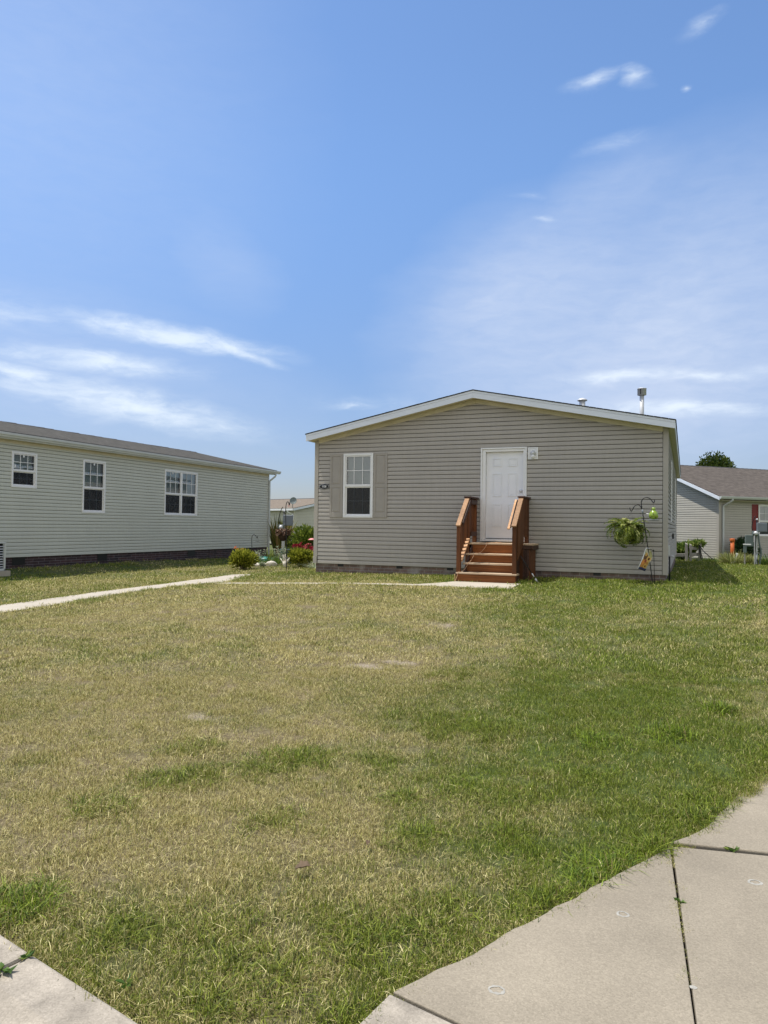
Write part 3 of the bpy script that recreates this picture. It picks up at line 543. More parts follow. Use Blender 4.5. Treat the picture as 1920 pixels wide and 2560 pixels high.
def window(root, Fm, u0, u1, z0, z1, units=1, cols=3, rows=2, blind=.0, name='window', trim=.055, split=.52, lowblind=0., stickers=(), proj=.035):
    """double-hung vinyl window: frame, two sashes, muntins, glass, screen, blind, dark room behind"""
    fr = MB(); w = (u1-u0)
    fr.fbox(Fm, u0, u0+trim, -.02, proj, z0, z1); fr.fbox(Fm, u1-trim, u1, -.02, proj, z0, z1); fr.fbox(Fm, u0+trim, u1-trim, -.02, proj-.002, z0, z0+trim); fr.fbox(Fm, u0+trim, u1-trim, -.02, proj-.002, z1-trim, z1)
    f = fr.build(name, MT['white'], root, .004)
    cw = (w-2*trim-(units-1)*.07)/units; zm = z0+(z1-z0)*(1-split)
    for k in range(units):
        a = u0+trim+k*(cw+.07); b = a+cw
        if k: mm = MB(); mm.fbox(Fm, a-.07, a, -.02, .031, z0+trim, z1-trim); mm.build('mullion', MT['white'], f, .003)
        sa = MB(); t = .035
        # upper sash in front, lower sash set back
        for (zz0, zz1, n0, n1, tt) in ((zm-.02, z1-trim, -.012, .018, .028), (z0+trim, zm-.02, -.03, -.004, .036)):
            sa.fbox(Fm, a, a+tt, n0, n1, zz0, zz1); sa.fbox(Fm, b-tt, b, n0, n1, zz0, zz1); sa.fbox(Fm, a+tt, b-tt, n0, n1, zz0, zz0+tt); sa.fbox(Fm, a+tt, b-tt, n0, n1, zz1-tt, zz1)
        sa.fbox(Fm, a, b, -.002, .024, zm-.03, zm+.03)
        sa.build('sash', MT['white'], f, .002)
        for up_, (zz0, zz1, n) in enumerate(((z0+trim+.036, zm-.056, -.018), (zm+.03, z1-trim-.028, .002))):
            mu = MB()
            for c in range(1, cols): uu = a+(b-a)*c/cols; mu.fbox(Fm, uu-.008, uu+.008, n-.005, n+.006, zz0, zz1)
            for rr_ in range(1, rows):
                zz = zz0+(zz1-zz0)*rr_/rows
                for c in range(cols): mu.fbox(Fm, a+(b-a)*c/cols+.0085, a+(b-a)*(c+1)/cols-.0085, n-.0045, n+.0055, zz-.008, zz+.008)
            mu.build('muntin_grid', MT['white'] if up_ else MT['grey'], f)
            gl = MB(); gl.face([Fm(a+.02, n-.008, zz0-.01), Fm(b-.02, n-.008, zz0-.01), Fm(b-.02, n-.008, zz1+.01), Fm(a+.02, n-.008, zz1+.01)]); gl.build('pane', MT['glass'] if up_ else MT['glassd'], f, 0, 1, False)
            if not up_:
                sc = MB(); sc.face([Fm(a+.03, n+.012, zz0), Fm(b-.03, n+.012, zz0), Fm(b-.03, n+.012, zz1), Fm(a+.03, n+.012, zz1)]); sc.build('insect_screen', MT['screen'], f, 0, 1, False)
        if blind or lowblind:
            bl = MB(); top = z1-trim; bot = top-(z1-z0)*blind; zz = top-.03; i = 0
            while zz > bot:
                y0 = -.09; bl.hexa([Fm(a+.02, y0-.018, zz-.014), Fm(b-.02, y0-.018, zz-.014), Fm(b-.02, y0-.016, zz-.012), Fm(a+.02, y0-.016, zz-.012), Fm(a+.02, y0+.016, zz+.014), Fm(b-.02, y0+.016, zz+.014), Fm(b-.02, y0+.018, zz+.016), Fm(a+.02, y0+.018, zz+.016)]); zz -= .034
            bl.build('blind', MT['blind'], f)
    for su, sz in stickers:
        st = MB(); st.fbox(Fm, su-.025, su+.025, .004, .006, sz-.04, sz+.04); st.build('sticker', MT['white'], f)
    rm = MB(); D = .5
    P = [Fm(u0+.02, -.022, z0+.02), Fm(u1-.02, -.022, z0+.02), Fm(u1-.02, -.022, z1-.02), Fm(u0+.02, -.022, z1-.02)]; Q = [Fm(u0+.02, -D, z0+.02), Fm(u1-.02, -D, z0+.02), Fm(u1-.02, -D, z1-.02), Fm(u0+.02, -D, z1-.02)]
    rm.face(Q); [rm.face([P[i], P[(i+1) % 4], Q[(i+1) % 4], Q[i]]) for i in range(4)]
    rm.build('room_behind', MT['dark'], f, 0, 1, False)
    return f

# ------------------------------------------------------------------ MAIN HOUSE
XL, XR, Y0, YB = -8.86, -.37, 17.0, 33.2
XM = -4.615; EZ = 3.309; PZ = 4.138; SL = (PZ-EZ)/(XM+8.765)
mh = thing('manufactured_house', (XM, Y0, 0), 'taupe vinyl-sided manufactured house with a low gable, white door and wooden steps', 'house')
Ff = Fr((0, Y0, 0), (1, 0, 0), (0, -1, 0)); Fs = Fr((XR, 0, 0), (0, 1, 0), (1, 0, 0)); Fl = Fr((XL, 0, 0), (0, 1, 0), (-1, 0, 0)); Fb = Fr((0, YB, 0), (1, 0, 0), (0, 1, 0))
def lim_main(z):
    if z <= EZ+.02: return (XL+.1, XR-.1)
    h = (PZ+.06-z)/SL
    return (XM-h, XM+h) if h > .02 else None
WIN = (-8.055, -7.235, 1.407, 3.026); DOOR = (-4.48, -3.395, .86, 3.07)
mb = MB(); siding(mb, Ff, .232, PZ, lim_main, [(WIN[0]+.03, WIN[1]-.03, WIN[2]+.03, WIN[3]-.03), (DOOR[0]+.03, DOOR[1]-.03, .80, DOOR[3]-.03)], seed=3); mb.build('front_wall', MT['tan'], mh, 0, 1, False)
SWIN = [(20.65, 21.5, 1.41, 3.02), (27.6, 28.5, 1.41, 3.02)]
mb = MB(); siding(mb, Fs, .232, 3.42, lambda z: (Y0+.1, YB), [(a+.03, b-.03, c+.03, d-.03) for a, b, c, d in SWIN], seed=4); mb.build('side_wall', MT['tan'], mh, 0, 1, False)
mb = MB(); siding(mb, Fl, .232, 3.42, lambda z: (Y0+.1, YB), seed=5); mb.build('side_wall', MT['tan'], mh, 0, 1, False)
mb = MB(); siding(mb, Fb, .232, PZ, lim_main, seed=6); mb.build('rear_wall', MT['tan'], mh, 0, 1, False)
for x0, x1 in ((XL-.018, XL+.092), (XR-.092, XR+.018)):
    mb = MB(); left = x0 < -5
    mb.box(x0, x1, Y0-.022, Y0+.09, .40 if left else .225, EZ+.09)
    if left: mb.box(x0-.012, x1-.014, Y0-.024, Y0+.088, .225, .398)
    mb.build('corner_post', MT['post'], mh, .004)
mb = MB(); mb.box(XL+.03, XR-.03, Y0+.03, Y0+.14, -.25, .236); mb.box(XR-.14, XR-.03, Y0+.14, YB-.03, -.25, .236); mb.box(XL+.03, XL+.14, Y0+.14, YB-.03, -.25, .236); mb.box(XL+.14, XR-.14, YB-.14, YB-.03, -.25, .236); sk = mb.build('brick_skirting', MT['bk_main'], mh)
for xv in (-8.2, -6.6, -5.3, -1.9):
    mb = MB(); mb.box(xv, xv+.16, Y0+.024, Y0+.05, .165, .226); mb.build('skirting_vent', MT['black'], sk)
# roof: two slopes
RX0, RX1, RZe, RZp = -8.995, -.215, 3.515, 4.395
def rz(x): return RZp-(RZp-RZe)/(XM-RX0)*abs(x-XM)
YF = Y0-.3; YR = YB+.3
mb = MB(); th = .014
for xa, xb in ((RX0-.02, XM), (XM, RX1+.02)):
    za, zb = rz(xa), rz(xb); mb.hexa([(xa, YF-.015, za), (xb, YF-.015, zb), (xb, YR, zb), (xa, YR, za), (xa, YF-.015, za+th), (xb, YF-.015, zb+th), (xb, YR, zb+th), (xa, YR, za+th)])
roof = mb.build('roof', MT['sh_dark'], mh)
mb = MB()
for s in (-1, 1):   # ridge cap and uneven shingle ends along the rake
    for k in range(30):
        t0, t1 = k/30, (k+.93)/30; xe = RX0-.02 if s < 0 else RX1+.02
        xa, xb = XM+(xe-XM)*t0, XM+(xe-XM)*t1; o = random.uniform(.0, .014); 
        mb.hexa([(min(xa, xb), YF-.022-o, rz(min(xa, xb))+.015), (max(xa, xb), YF-.022-o, rz(max(xa, xb))+.015), (max(xa, xb), YF+.3, rz(max(xa, xb))+.015), (min(xa, xb), YF+.3, rz(min(xa, xb))+.015), (min(xa, xb), YF-.022-o, rz(min(xa, xb))+.021), (max(xa, xb), YF-.022-o, rz(max(xa, xb))+.021), (max(xa, xb), YF+.3, rz(max(xa, xb))+.021), (min(xa, xb), YF+.3, rz(min(xa, xb))+.021)])
mb.build('shingle_edge', MT['sh_dark'], roof)
mb = MB(); FH = .172
for xa, xb in ((RX0, XM-.001), (XM+.001, RX1)):
    for (h0, h1, d) in ((-FH, -.052, 0), (-.05, -.001, .006)):
        za, zb = rz(xa), rz(xb); mb.hexa([(xa, YF-d, za+h0), (xb, YF-d, zb+h0), (xb, YF+.02, zb+h0), (xa, YF+.02, za+h0), (xa, YF-d, za+h1), (xb, YF-d, zb+h1), (xb, YF+.02, zb+h1), (xa, YF+.02, za+h1)])
for xa in (RX0, RX1-.02): mb.box(xa, xa+.02, YF+.021, YR, RZe-.16, RZe-.002)
mb.build('fascia', MT['fascia'], roof, .002)
mb = MB()
for xa, xb in ((RX0+.02, XM-.001), (XM+.001, RX1-.02)):
    za, zb = rz(xa)-.155, rz(xb)-.155; nseg = 27
    for k in range(nseg):
        p, q = k/nseg, (k+.985)/nseg; xp, xq = xa+(xb-xa)*p, xa+(xb-xa)*q; zp, zq = za+(zb-za)*p, za+(zb-za)*q
        mb.hexa([(xp, YF+.022, zp), (xq, YF+.022, zq), (xq, Y0, zq), (xp, Y0, zp), (xp, YF+.022, zp+.012), (xq, YF+.022, zq+.012), (xq, Y0, zq+.012), (xp, Y0, zp+.012)])
for xa, xb in ((RX0+.022, XL+.0), (XR, RX1-.022)): mb.box(xa, xb, Y0+.01, YR-.02, RZe-.152, RZe-.14)
mb.build('soffit', MT['soffit'], roof)
mb = MB()
for xa, xb in ((XL+.095, XM-.002), (XM+.002, XR-.095)):
    f = lambda x: PZ-SL*abs(x-XM)
    za, zb = f(xa), f(xb); mb.hexa([(xa, Y0-.026, za), (xb, Y0-.026, zb), (xb, Y0+.01, zb), (xa, Y0+.01, za), (xa, Y0-.026, za+.098), (xb, Y0-.026, zb+.098), (xb, Y0+.01, zb+.098), (xa, Y0+.01, za+.098)])
mb.build('frieze_board', MT['soffit'], mh, .003)
# roof pipes
mb = MB(); mb.lathe([(.055, 0), (.055, 1.0)], (-1.06, 20, rz(-1.06)-.05), 16); fl = mb.build('flue_pipe', MT['chrome'], mh)
mb = MB(); z_ = 4.64; mb.lathe([(.095, 0), (.11, .004), (.11, .16), (.118, .162), (.118, .172), (.06, .19)], (-1.06, 20, z_), 16); cp_ = mb.build('flue_cap', MT['chrome'], fl)
mb = MB(); mb.box(-1.10, -1.075, 19.884, 19.889, z_+.02, z_+.15); mb.build('cap_slot', MT['black'], cp_)
mb = MB(); mb.lathe([(.075, 0), (.075, .52)], (-2.42, 19, rz(-2.42)-.05), 14); rv_ = mb.build('roof_vent', MT['chrome'], mh)
mb = MB(); mb.lathe([(.115, 0), (.125, .01), (.12, .03), (.06, .065), (.01, .075)], (-2.42, 19, rz(-2.42)+.45), 16); mb.build('vent_cap', MT['chrome'], rv_)
# window and shutters
window(mh, Ff, *WIN, blind=.47, split=.50)
for s0, s1 in ((-8.435, -8.07), (-7.22, -6.85)):
    mb = MB(); z0, z1 = 1.41, 3.02; w = .058
    mb.fbox(Ff, s0, s0+w, .008, .034, z0, z1); mb.fbox(Ff, s1-w, s1, .008, .034, z0, z1); mb.fbox(Ff, s0, s1, .006, .022, z0+.01, z1-.01)
    for a, b in ((z0, z0+.12), (2.165, 2.245), (z1-.06, z1)): mb.fbox(Ff, s0+w, s1-w, .008, .0335, a, b)
    for a, b in ((z0+.12, 2.165), (2.245, z1-.06)):
        F8 = [Ff(s0+w+.012, .022, a+.012), Ff(s1-w-.012, .022, a+.012), Ff(s1-w-.012, .022, b-.012), Ff(s0+w+.012, .022, b-.012), Ff(s0+w+.04, .033, a+.04), Ff(s1-w-.04, .033, a+.04), Ff(s1-w-.04, .033, b-.04), Ff(s0+w+.04, .033, b-.04)]; mb.hexa(F8)
    mb.build('shutter', MT['shut'], mh, .003)
for w_ in SWIN: window(mh, Fs, *w_, blind=.5, proj=.024)
# door
mb = MB(); a, b, zt, zb = DOOR[0], DOOR[1], DOOR[3], .875
mb.fbox(Ff, a, a+.035, 0, .04, zb, zt); mb.fbox(Ff, b-.035, b, 0, .04, zb, zt); mb.fbox(Ff, a+.035, b-.035, 0, .04, zt-.035, zt)
mb.fbox(Ff, a+.037, a+.115, -.06, .018, zb, zt-.037); mb.fbox(Ff, b-.083, b-.037, -.06, .018, zb, zt-.037); mb.fbox(Ff, a+.115, b-.083, -.06, .018, zt-.095, zt-.037)
fr = mb.build('door_frame', MT['white'], mh, .004)
dl, dr, db, dt = a+.117, b-.085, .952, zt-.097
mb = MB(); mb.fbox(Ff, a+.117, b-.085, -.08, .03, .878, .915); mb.fbox(Ff, a+.117, b-.085, -.06, .0, .915, .935); mb.build('threshold', MT['white'], fr, .003)
mb = MB(); mb.fbox(Ff, dl, dr, -.075, -.058, db, dt)
dw = dr-dl; st = .12*dw/.88; 
colx = [(dl+.155, dl+.155+.215), (dr-.155-.215, dr-.155)]
rowz = [(db+.27, db+.80), (db+.98, db+1.52), (db+1.68, db+1.87)]
for c0, c1 in colx:
    for q0, q1 in rowz:   # raised moulding ring and raised field
        t = .018
        for (x0, x1, zz0, zz1) in ((c0, c0+t, q0, q1), (c1-t, c1, q0, q1), (c0+t, c1-t, q0, q0+t), (c0+t, c1-t, q1-t, q1)): mb.fbox(Ff, x0, x1, -.06, -.045, zz0, zz1)
        i0 = .045; F8 = [Ff(c0+t, -.058, q0+t), Ff(c1-t, -.058, q0+t), Ff(c1-t, -.058, q1-t), Ff(c0+t, -.058, q1-t), Ff(c0+i0, -.050, q0+i0), Ff(c1-i0, -.050, q0+i0), Ff(c1-i0, -.050, q1-i0), Ff(c0+i0, -.050, q1-i0)]; mb.hexa(F8)
door = mb.build('door', MT['door'], mh, .002)
mb = MB(); mb.lathe([(.034, 0), (.034, .008), (.014, .012), (.013, .035), (.03, .045), (.031, .065), (.022, .074), (.004, .075)], (dr-.06, Y0+.058, 2.056), 16, (0, -1, 0)); mb.build('door_knob', MT['chrome'], door)
mb = MB(); mb.fbox(Ff, dl, dr, -.072, -.056, .936, .951); mb.build('door_sweep', MT['black'], door)
# porch light on its white block
mb = MB(); u0, u1, z0, z1 = -3.366, -3.137, 2.775, 3.052
mb.fbox(Ff, u0, u0+.03, 0, .045, z0, z1); mb.fbox(Ff, u1-.03, u1, 0, .045, z0, z1); mb.fbox(Ff, u0+.03, u1-.03, 0, .045, z0, z0+.03); mb.fbox(Ff, u0+.03, u1-.03, 0, .045, z1-.03, z1); mb.fbox(Ff, u0+.03, u1-.03, 0, .036, z0+.03, z1-.03)
pl = mb.build('porch_light', MT['white'], mh, .004)
mb = MB(); mb.lathe([(.066, 0), (.066, .012), (.05, .02), (.048, .05), (.03, .075), (.004, .085)], (-3.25, Y0-.036, 2.915), 20, (0, -1, 0)); mb.build('lamp_base', MT['chrome'], pl)
mb = MB(); mb.lathe([(.03, 0), (.042, .01), (.044, .05), (.03, .075), (.004, .08)], (-3.245, Y0-.085, 2.80), 16); mb.build('lamp_globe', MT['white'], pl)
# meter box and conduit on the right side wall
mb = MB(); mb.fbox(Fs, 17.22, 17.34, .0, .05, .64, .86); ub = mb.build('electrical_box', MT['gutter'], mh, .006)
mb = MB(); mb.tube([(XR+.045, 17.27, .62), (XR+.045, 17.27, -.1)], .017, 8); mb.build('conduit', MT['hose'], ub)
mb = MB(); mb.tube([(XR+.03, 17.8, .62), (XR+.10, 17.8, .62), (XR+.12, 17.8, .58)], .015, 8); mb.build('hose_tap', MT['chrome'], mh)
mb = MB(); mb.fbox(Fs, 17.75, 17.87, .0, .05, .33, .53); mb.build('outlet_cover', MT['white'], mh, .005)
mb = MB(); mb.fbox(Fs, 22.2, 22.3, .0, .06, .95, 1.10); mb.build('cable_box', MT['black'], mh, .005)

# house number plaque
sg = thing('house_number_sign', (-8.592, Y0-.012, 2.197), 'black oval plaque reading 11150 beside the left taupe shutter', 'sign')
mb = MB(); mb.lathe([(.15, 0), (.15, .010), (.146, .014), (.01, .014)], (-8.592, Y0-.013, 2.197), 40, (0, -1, 0)); o = mb.build('plaque', MT['black'], sg); 
for v in o.data.vertices: v.co.z *= .073/.15
mb = MB(); nn = 44
for k in range(nn):
    a0, a1 = 2*math.pi*k/nn, 2*math.pi*(k+1)/nn
    q = lambda a, r, d: (-8.592+r*cos(a), Y0-.013-d, 2.197+r*sin(a)*.073/.15)
    mb.hexa([q(a0, .129, .0142), q(a1, .129, .0142), q(a1, .135, .0142), q(a0, .135, .0142), q(a0, .129, .017), q(a1, .129, .017), q(a1, .135, .017), q(a0, .135, .017)])
mb.build('rim', MT['white'], sg)
fc = bpy.data.curves.new('house_number', 'FONT'); fc.body = '11150'; fc.size = .074; fc.extrude = .0015; fc.align_x = 'CENTER'; fc.align_y = 'CENTER'; fc.offset = .0022; fc.space_character = 1.02
fo = bpy.data.objects.new('house_number', fc); col.objects.link(fo); bpy.context.view_layer.update()
fme = bpy.data.meshes.new_from_object(fo.evaluated_get(bpy.context.evaluated_depsgraph_get())); bpy.data.objects.remove(fo); fme.materials.clear()
fo = bpy.data.objects.new('house_number', fme); col.objects.link(fo); fo.parent = sg; fo.location = (0, -.018, 0); fo.rotation_euler = (R(90), 0, 0); fo.scale = (.66, 1, 1); fme.materials.append(MT['white'])
# ------------------------------------------------------------------ WOODEN STEPS
ps = thing('porch_steps', (-3.95, 16.25, 0), 'reddish-brown stained wooden steps with railings leading to the white door', 'steps')
TR = [(15.52, .22, -4.635, -3.30), (15.775, .42, -4.545, -3.40), (16.025, .62, -4.545, -3.40)]
for i, (y, z, xa, xb) in enumerate(TR):
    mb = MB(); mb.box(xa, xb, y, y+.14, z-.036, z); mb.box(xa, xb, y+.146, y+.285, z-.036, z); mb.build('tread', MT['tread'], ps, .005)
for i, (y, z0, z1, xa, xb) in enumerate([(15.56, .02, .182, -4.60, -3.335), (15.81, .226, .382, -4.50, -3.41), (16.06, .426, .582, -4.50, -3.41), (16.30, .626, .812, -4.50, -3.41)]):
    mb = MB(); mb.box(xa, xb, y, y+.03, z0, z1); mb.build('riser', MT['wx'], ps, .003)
mb = MB()
for k in range(5): mb.box(-4.56, -3.10, 16.275+.136*k, 16.275+.136*k+.13, .815, .852)
mb.build('platform', MT['tread'], ps, .005)
for x in (-4.50, -3.43):
    mb = MB(); mb.hexa([(x, 15.60, .0), (x+.035, 15.60, .0), (x+.035, 16.3, .0), (x, 16.3, .0), (x, 15.60, .18), (x+.035, 15.60, .18), (x+.035, 16.3, .80), (x, 16.3, .80)])
    mb.build('stringer', MT['wd'], ps)
RAILSL = (1.88-1.235)/(16.30-15.55)
zr = lambda y: 1.235+RAILSL*(y-15.55)          # underside of the sloping rail
zl = lambda y: .42+RAILSL*(y-15.60)*.90        # lower sloping rail
for sx, xo in ((-1, -4.635), (1, -3.41)):
    xi = xo+.088; xm = (xo+xi)/2; inner = xi if sx < 0 else xo; outer = xo if sx < 0 else xi
    for y, zt in ((15.565, 1.235), (16.27, 1.86), (16.845, 1.86)):
        mb = MB()
        if y < 15.6: mb.hexa([(xo, y, .0), (xi, y, .0), (xi, y+.088, .0), (xo, y+.088, .0), (xo, y, zr(y)-.005), (xi, y, zr(y)-.005), (xi, y+.088, zr(y+.088)-.005), (xo, y+.088, zr(y+.088)-.005)])
        else: mb.box(xo, xi, y, y+.088, .0, zt)
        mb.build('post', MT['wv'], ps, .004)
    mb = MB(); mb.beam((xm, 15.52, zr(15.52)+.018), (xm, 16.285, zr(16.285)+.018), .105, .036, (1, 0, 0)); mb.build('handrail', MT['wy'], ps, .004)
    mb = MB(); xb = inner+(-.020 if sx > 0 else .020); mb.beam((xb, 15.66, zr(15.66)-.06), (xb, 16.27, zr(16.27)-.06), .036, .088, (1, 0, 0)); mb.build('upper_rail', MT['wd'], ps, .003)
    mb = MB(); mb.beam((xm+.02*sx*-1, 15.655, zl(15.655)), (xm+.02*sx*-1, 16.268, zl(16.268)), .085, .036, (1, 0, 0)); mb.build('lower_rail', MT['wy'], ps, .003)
    # top rail of the platform panel
    mb = MB(); mb.box(xm-.075, xm+.075, 16.215, 16.965, 1.865, 1.903); mb.build('top_rail', MT['wd'], ps, .005)
    mb = MB(); xq = inner+(.012 if sx < 0 else -.030); mb.box(xq-.018, xq+.018, 16.36, 16.843, 1.73, 1.83); mb.build('cross_rail', MT['wd'], ps, .003)
    mb = MB(); mb.box(xq-.018, xq+.018, 16.36, 16.843, 1.00, 1.10); mb.build('cross_rail', MT['wd'], ps, .003)
    xbal = xm+(.022 if sx > 0 else -.022)
    for k in range(6):
        y = 15.675+k*.1; mb = MB()
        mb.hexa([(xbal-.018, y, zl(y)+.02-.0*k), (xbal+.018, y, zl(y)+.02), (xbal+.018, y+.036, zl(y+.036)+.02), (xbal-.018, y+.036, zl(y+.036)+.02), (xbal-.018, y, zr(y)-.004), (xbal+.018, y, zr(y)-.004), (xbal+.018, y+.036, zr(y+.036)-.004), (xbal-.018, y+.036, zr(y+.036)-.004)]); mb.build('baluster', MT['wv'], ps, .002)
    if sx > 0:   # outer face boards hanging further down on the right side
        for k in range(7):
            y = 15.66+k*.088; mb = MB(); zb_ = .50+.62*(y-15.66)
            mb.hexa([(xi-.002, y, zb_), (xi+.018, y, zb_), (xi+.018, y+.083, zb_+.05), (xi-.002, y+.083, zb_+.05), (xi-.002, y, zr(y)-.01), (xi+.018, y, zr(y)-.01), (xi+.018, y+.083, zr(y+.083)-.01), (xi-.002, y+.083, zr(y+.083)-.01)]); mb.build('side_board', MT['wv'], ps, .002)
    for k in range(6):
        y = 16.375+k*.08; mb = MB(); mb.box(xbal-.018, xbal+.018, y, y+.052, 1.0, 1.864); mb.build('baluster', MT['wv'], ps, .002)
    if sx > 0:
        for k in range(7): mb = MB(); y = 16.285+k*.092; mb.box(-3.185, -3.165, y, y+.088, .0, .735); mb.build('skirt_board', MT['wv'], ps, .002)
        for k in range(4): mb = MB(); x = -3.41+k*.058; mb.box(x, x+.054, 16.285, 16.305, .0, .735) ; mb.build('skirt_board', MT['wd'], ps, .002)
mb = MB(); mb.box(-3.42, -3.105, 16.26, 16.298, .735, .812); mb.box(-3.143, -3.105, 16.30, 16.96, .72, .812); mb.build('rim_joist', MT['wd'], ps, .003)
mb = MB(); mb.box(-4.62, -4.582, 16.36, 16.96, .72, .812); mb.build('rim_joist', MT['wd'], ps, .003)
mb = MB(); mb.beam((-3.475, 15.50, zr(15.50)-.02), (-3.475, 16.25, zr(16.25)-.02), .055, .03, (1, 0, 0)); mb.build('grab_rail', MT['wy'], ps, .003)
mb = MB(); mb.tube([(-3.44, 15.55, zr(15.55)-.035), (-3.44, 15.56, zr(15.56)+.025), (-3.44, 16.18, zr(16.18)+.025), (-3.43, 16.22, zr(16.2)-.02)], .011, 8); mb.build('grab_pipe', MT['black'], ps)
# cord lying down the steps
cpts = [(-4.02, 16.75, .86), (-4.05, 16.6, .858), (-3.95, 16.5, .86), (-3.86, 16.55, .858), (-3.92, 16.66, .86), (-4.08, 16.5, .86), (-4.14, 16.36, .86), (-4.13, 16.262, .86), (-4.14, 16.245, .80), (-4.20, 16.20, .70), (-4.26, 16.13, .632), (-4.33, 16.01, .625), (-4.37, 15.985, .55), (-4.40, 15.92, .47), (-4.415, 15.84, .432), (-4.42, 15.765, .427), (-4.44, 15.74, .36), (-4.49, 15.68, .27), (-4.54, 15.58, .23), (-4.57, 15.507, .226), (-4.585, 15.49, .15), (-4.62, 15.48, .06), (-4.66, 15.52, .026), (-4.66, 15.62, .04), (-4.64, 15.48, .18), (-4.655, 15.5, .03)]
def smooth_pts(p, k=4):
    p = [Vector(q) for q in p]; o = []
    for i in range(len(p)-1):
        a, b, c, d = p[max(i-1, 0)], p[i], p[i+1], p[min(i+2, len(p)-1)]
        for j in range(k):
            t = j/k; o.append(.5*((2*b)+(c-a)*t+(2*a-5*b+4*c-d)*t*t+(3*b-a-3*c+d)*t*t*t))
    return o+[p[-1]]
mb = MB(); mb.tube(smooth_pts(cpts), .0055, 6); tag(mb.build('extension_cord', MT['cord']), 'thin tan cord trailing from the landing down the wooden steps', 'cord')
pr = thing('walking_stick', (-2.98, 16.2, .03), 'dark stick with white lower bands leaning against the right side of the steps', 'stick')
A_, B_ = Vector((-3.29, 15.86, .60)), Vector((-2.95, 16.05, .03)); L = lambda t: A_+(B_-A_)*t
for nm, t0, t1, r, mt in (('shaft', 0, .66, .010, 'black'), ('band', .66, .79, .012, 'white'), ('lower_shaft', .79, .85, .011, 'black'), ('foot', .85, 1, .017, 'white')):
    mb = MB(); mb.tube([L(t0), L(t1)], [r, r], 10); mb.build(nm, MT[mt], pr)

# ------------------------------------------------------------------ LEFT HOUSE (long side towards us)
lh = thing('manufactured_house', (-17, 20, 0), 'long sage-green vinyl house on the left with a brown shingle roof and three windows', 'house')
Fq = Fr((-17, 0, 0), (0, 1, 0), (1, 0, 0)); Y1, Y2 = 11.2, 28.2
WL = [(14.77, 15.62, 2.135, 3.12), (17.34, 18.29, 1.49, 3.12), (21.16, 23.04, 1.49, 3.11)]
mb = MB(); siding(mb, Fq, .225, 3.36, lambda z: (Y1+.08, Y2-.09), [(a+.03, b-.03, c+.03, d-.03) for a, b, c, d in WL], seed=11); mb.build('side_wall', MT['grn'], lh, 0, 1, False)
for yw, nn in ((Y1, -1), (Y2, 1)):
    Fe = Fr((0, yw, 0), (1, 0, 0), (0, nn, 0)); mb = MB(); siding(mb, Fe, .225, 4.33, lambda z: (-25.3+.1, -17-.09) if z < 3.4 else ((-21.15-(4.36-z)/.232, -21.15+(4.36-z)/.232) if z < 4.35 else None), seed=12); mb.build('end_wall', MT['grn'], lh, 0, 1, False)
mb = MB(); siding(mb, Fr((-25.3, 0, 0), (0, 1, 0), (-1, 0, 0)), .225, 3.4, lambda z: (Y1+.1, Y2-.1), seed=13); mb.build('side_wall', MT['grn'], lh, 0, 1, False)
for y in (Y1-.015, Y2-.095): mb = MB(); mb.box(-17.09, -16.982, y, y+.11, .22, 3.42); mb.build('corner_post', MT['postg'], lh, .004)
mb = MB(); mb.box(-17.14, -17.03, Y1+.03, Y2-.03, -.5, .23); mb.box(-25.27, -17.14, Y1+.03, Y1+.14, -.5, .23); mb.box(-25.27, -17.14, Y2-.14, Y2-.03, -.5, .23); sk = mb.build('brick_skirting', MT['bk_left'], lh)
for y in (14.9, 18.06, 22.6, 25.4): mb = MB(); mb.box(-17.05, -17.022, y, y+.42, .0, .22); mb.build('skirting_vent', MT['black'], sk)
LZe, LZp, LXe, LXp = 3.575, 4.50, -16.78, -21.15
mb = MB(); sl = lambda x: LZe+(LZp-LZe)*(LXe-x)/(LXe-LXp) if x > LXp else LZp-(LZp-LZe)*(LXp-x)/(LXe-LXp)
for xa, xb in ((LXe+.02, LXp), (LXp, 2*LXp-LXe)):
    za, zb = sl(xa), sl(xb); mb.hexa([(xa, Y1-.3, za), (xb, Y1-.3, zb), (xb, Y2+.28, zb), (xa, Y2+.28, za), (xa, Y1-.3, za+.03), (xb, Y1-.3, zb+.03), (xb, Y2+.28, zb+.03), (xa, Y2+.28, za+.03)])
lr = mb.build('roof', MT['sh_left'], lh)
mb = MB(); k = 0; y = Y1-.3
while y < Y2+.25:
    l_ = min(.42, Y2+.28-y); zz = LZp+.03+random.uniform(0, .012); mb.hexa([(LXp-.15, y, zz-.035), (LXp+.15, y, zz-.035), (LXp+.15, y+l_, zz-.032), (LXp-.15, y+l_, zz-.032), (LXp-.02, y, zz+.006), (LXp+.02, y, zz+.006), (LXp+.02, y+l_, zz+.014), (LXp-.02, y+l_, zz+.014)]); y += .40
mb.build('ridge_cap', MT['sh_dark'], lr)
mb = MB()     # wavering dark lower edges of the shingle courses near the eave
mb.box(LXe-.005, LXe+.028, Y1-.3, Y2+.28, LZe+.002, LZe+.026); mb.build('drip_edge', MT['sh_dark'], lr)
mb = MB(); mb.box(LXe-.02, LXe-.002, Y1-.3, Y2+.28, LZe-.17, LZe-.004); mb.build('fascia', MT['gutter'], lr)
mb = MB(); mb.box(-16.978, LXe-.022, Y1-.28, Y2+.26, LZe-.165, LZe-.153); mb.build('soffit', MT['soffit'], lr)
mb = MB(); mb.box(-16.998, -16.972, Y1+.09, Y2-.02, 3.325, LZe-.166); mb.build('frieze_board', MT['soffit'], lh, .003)
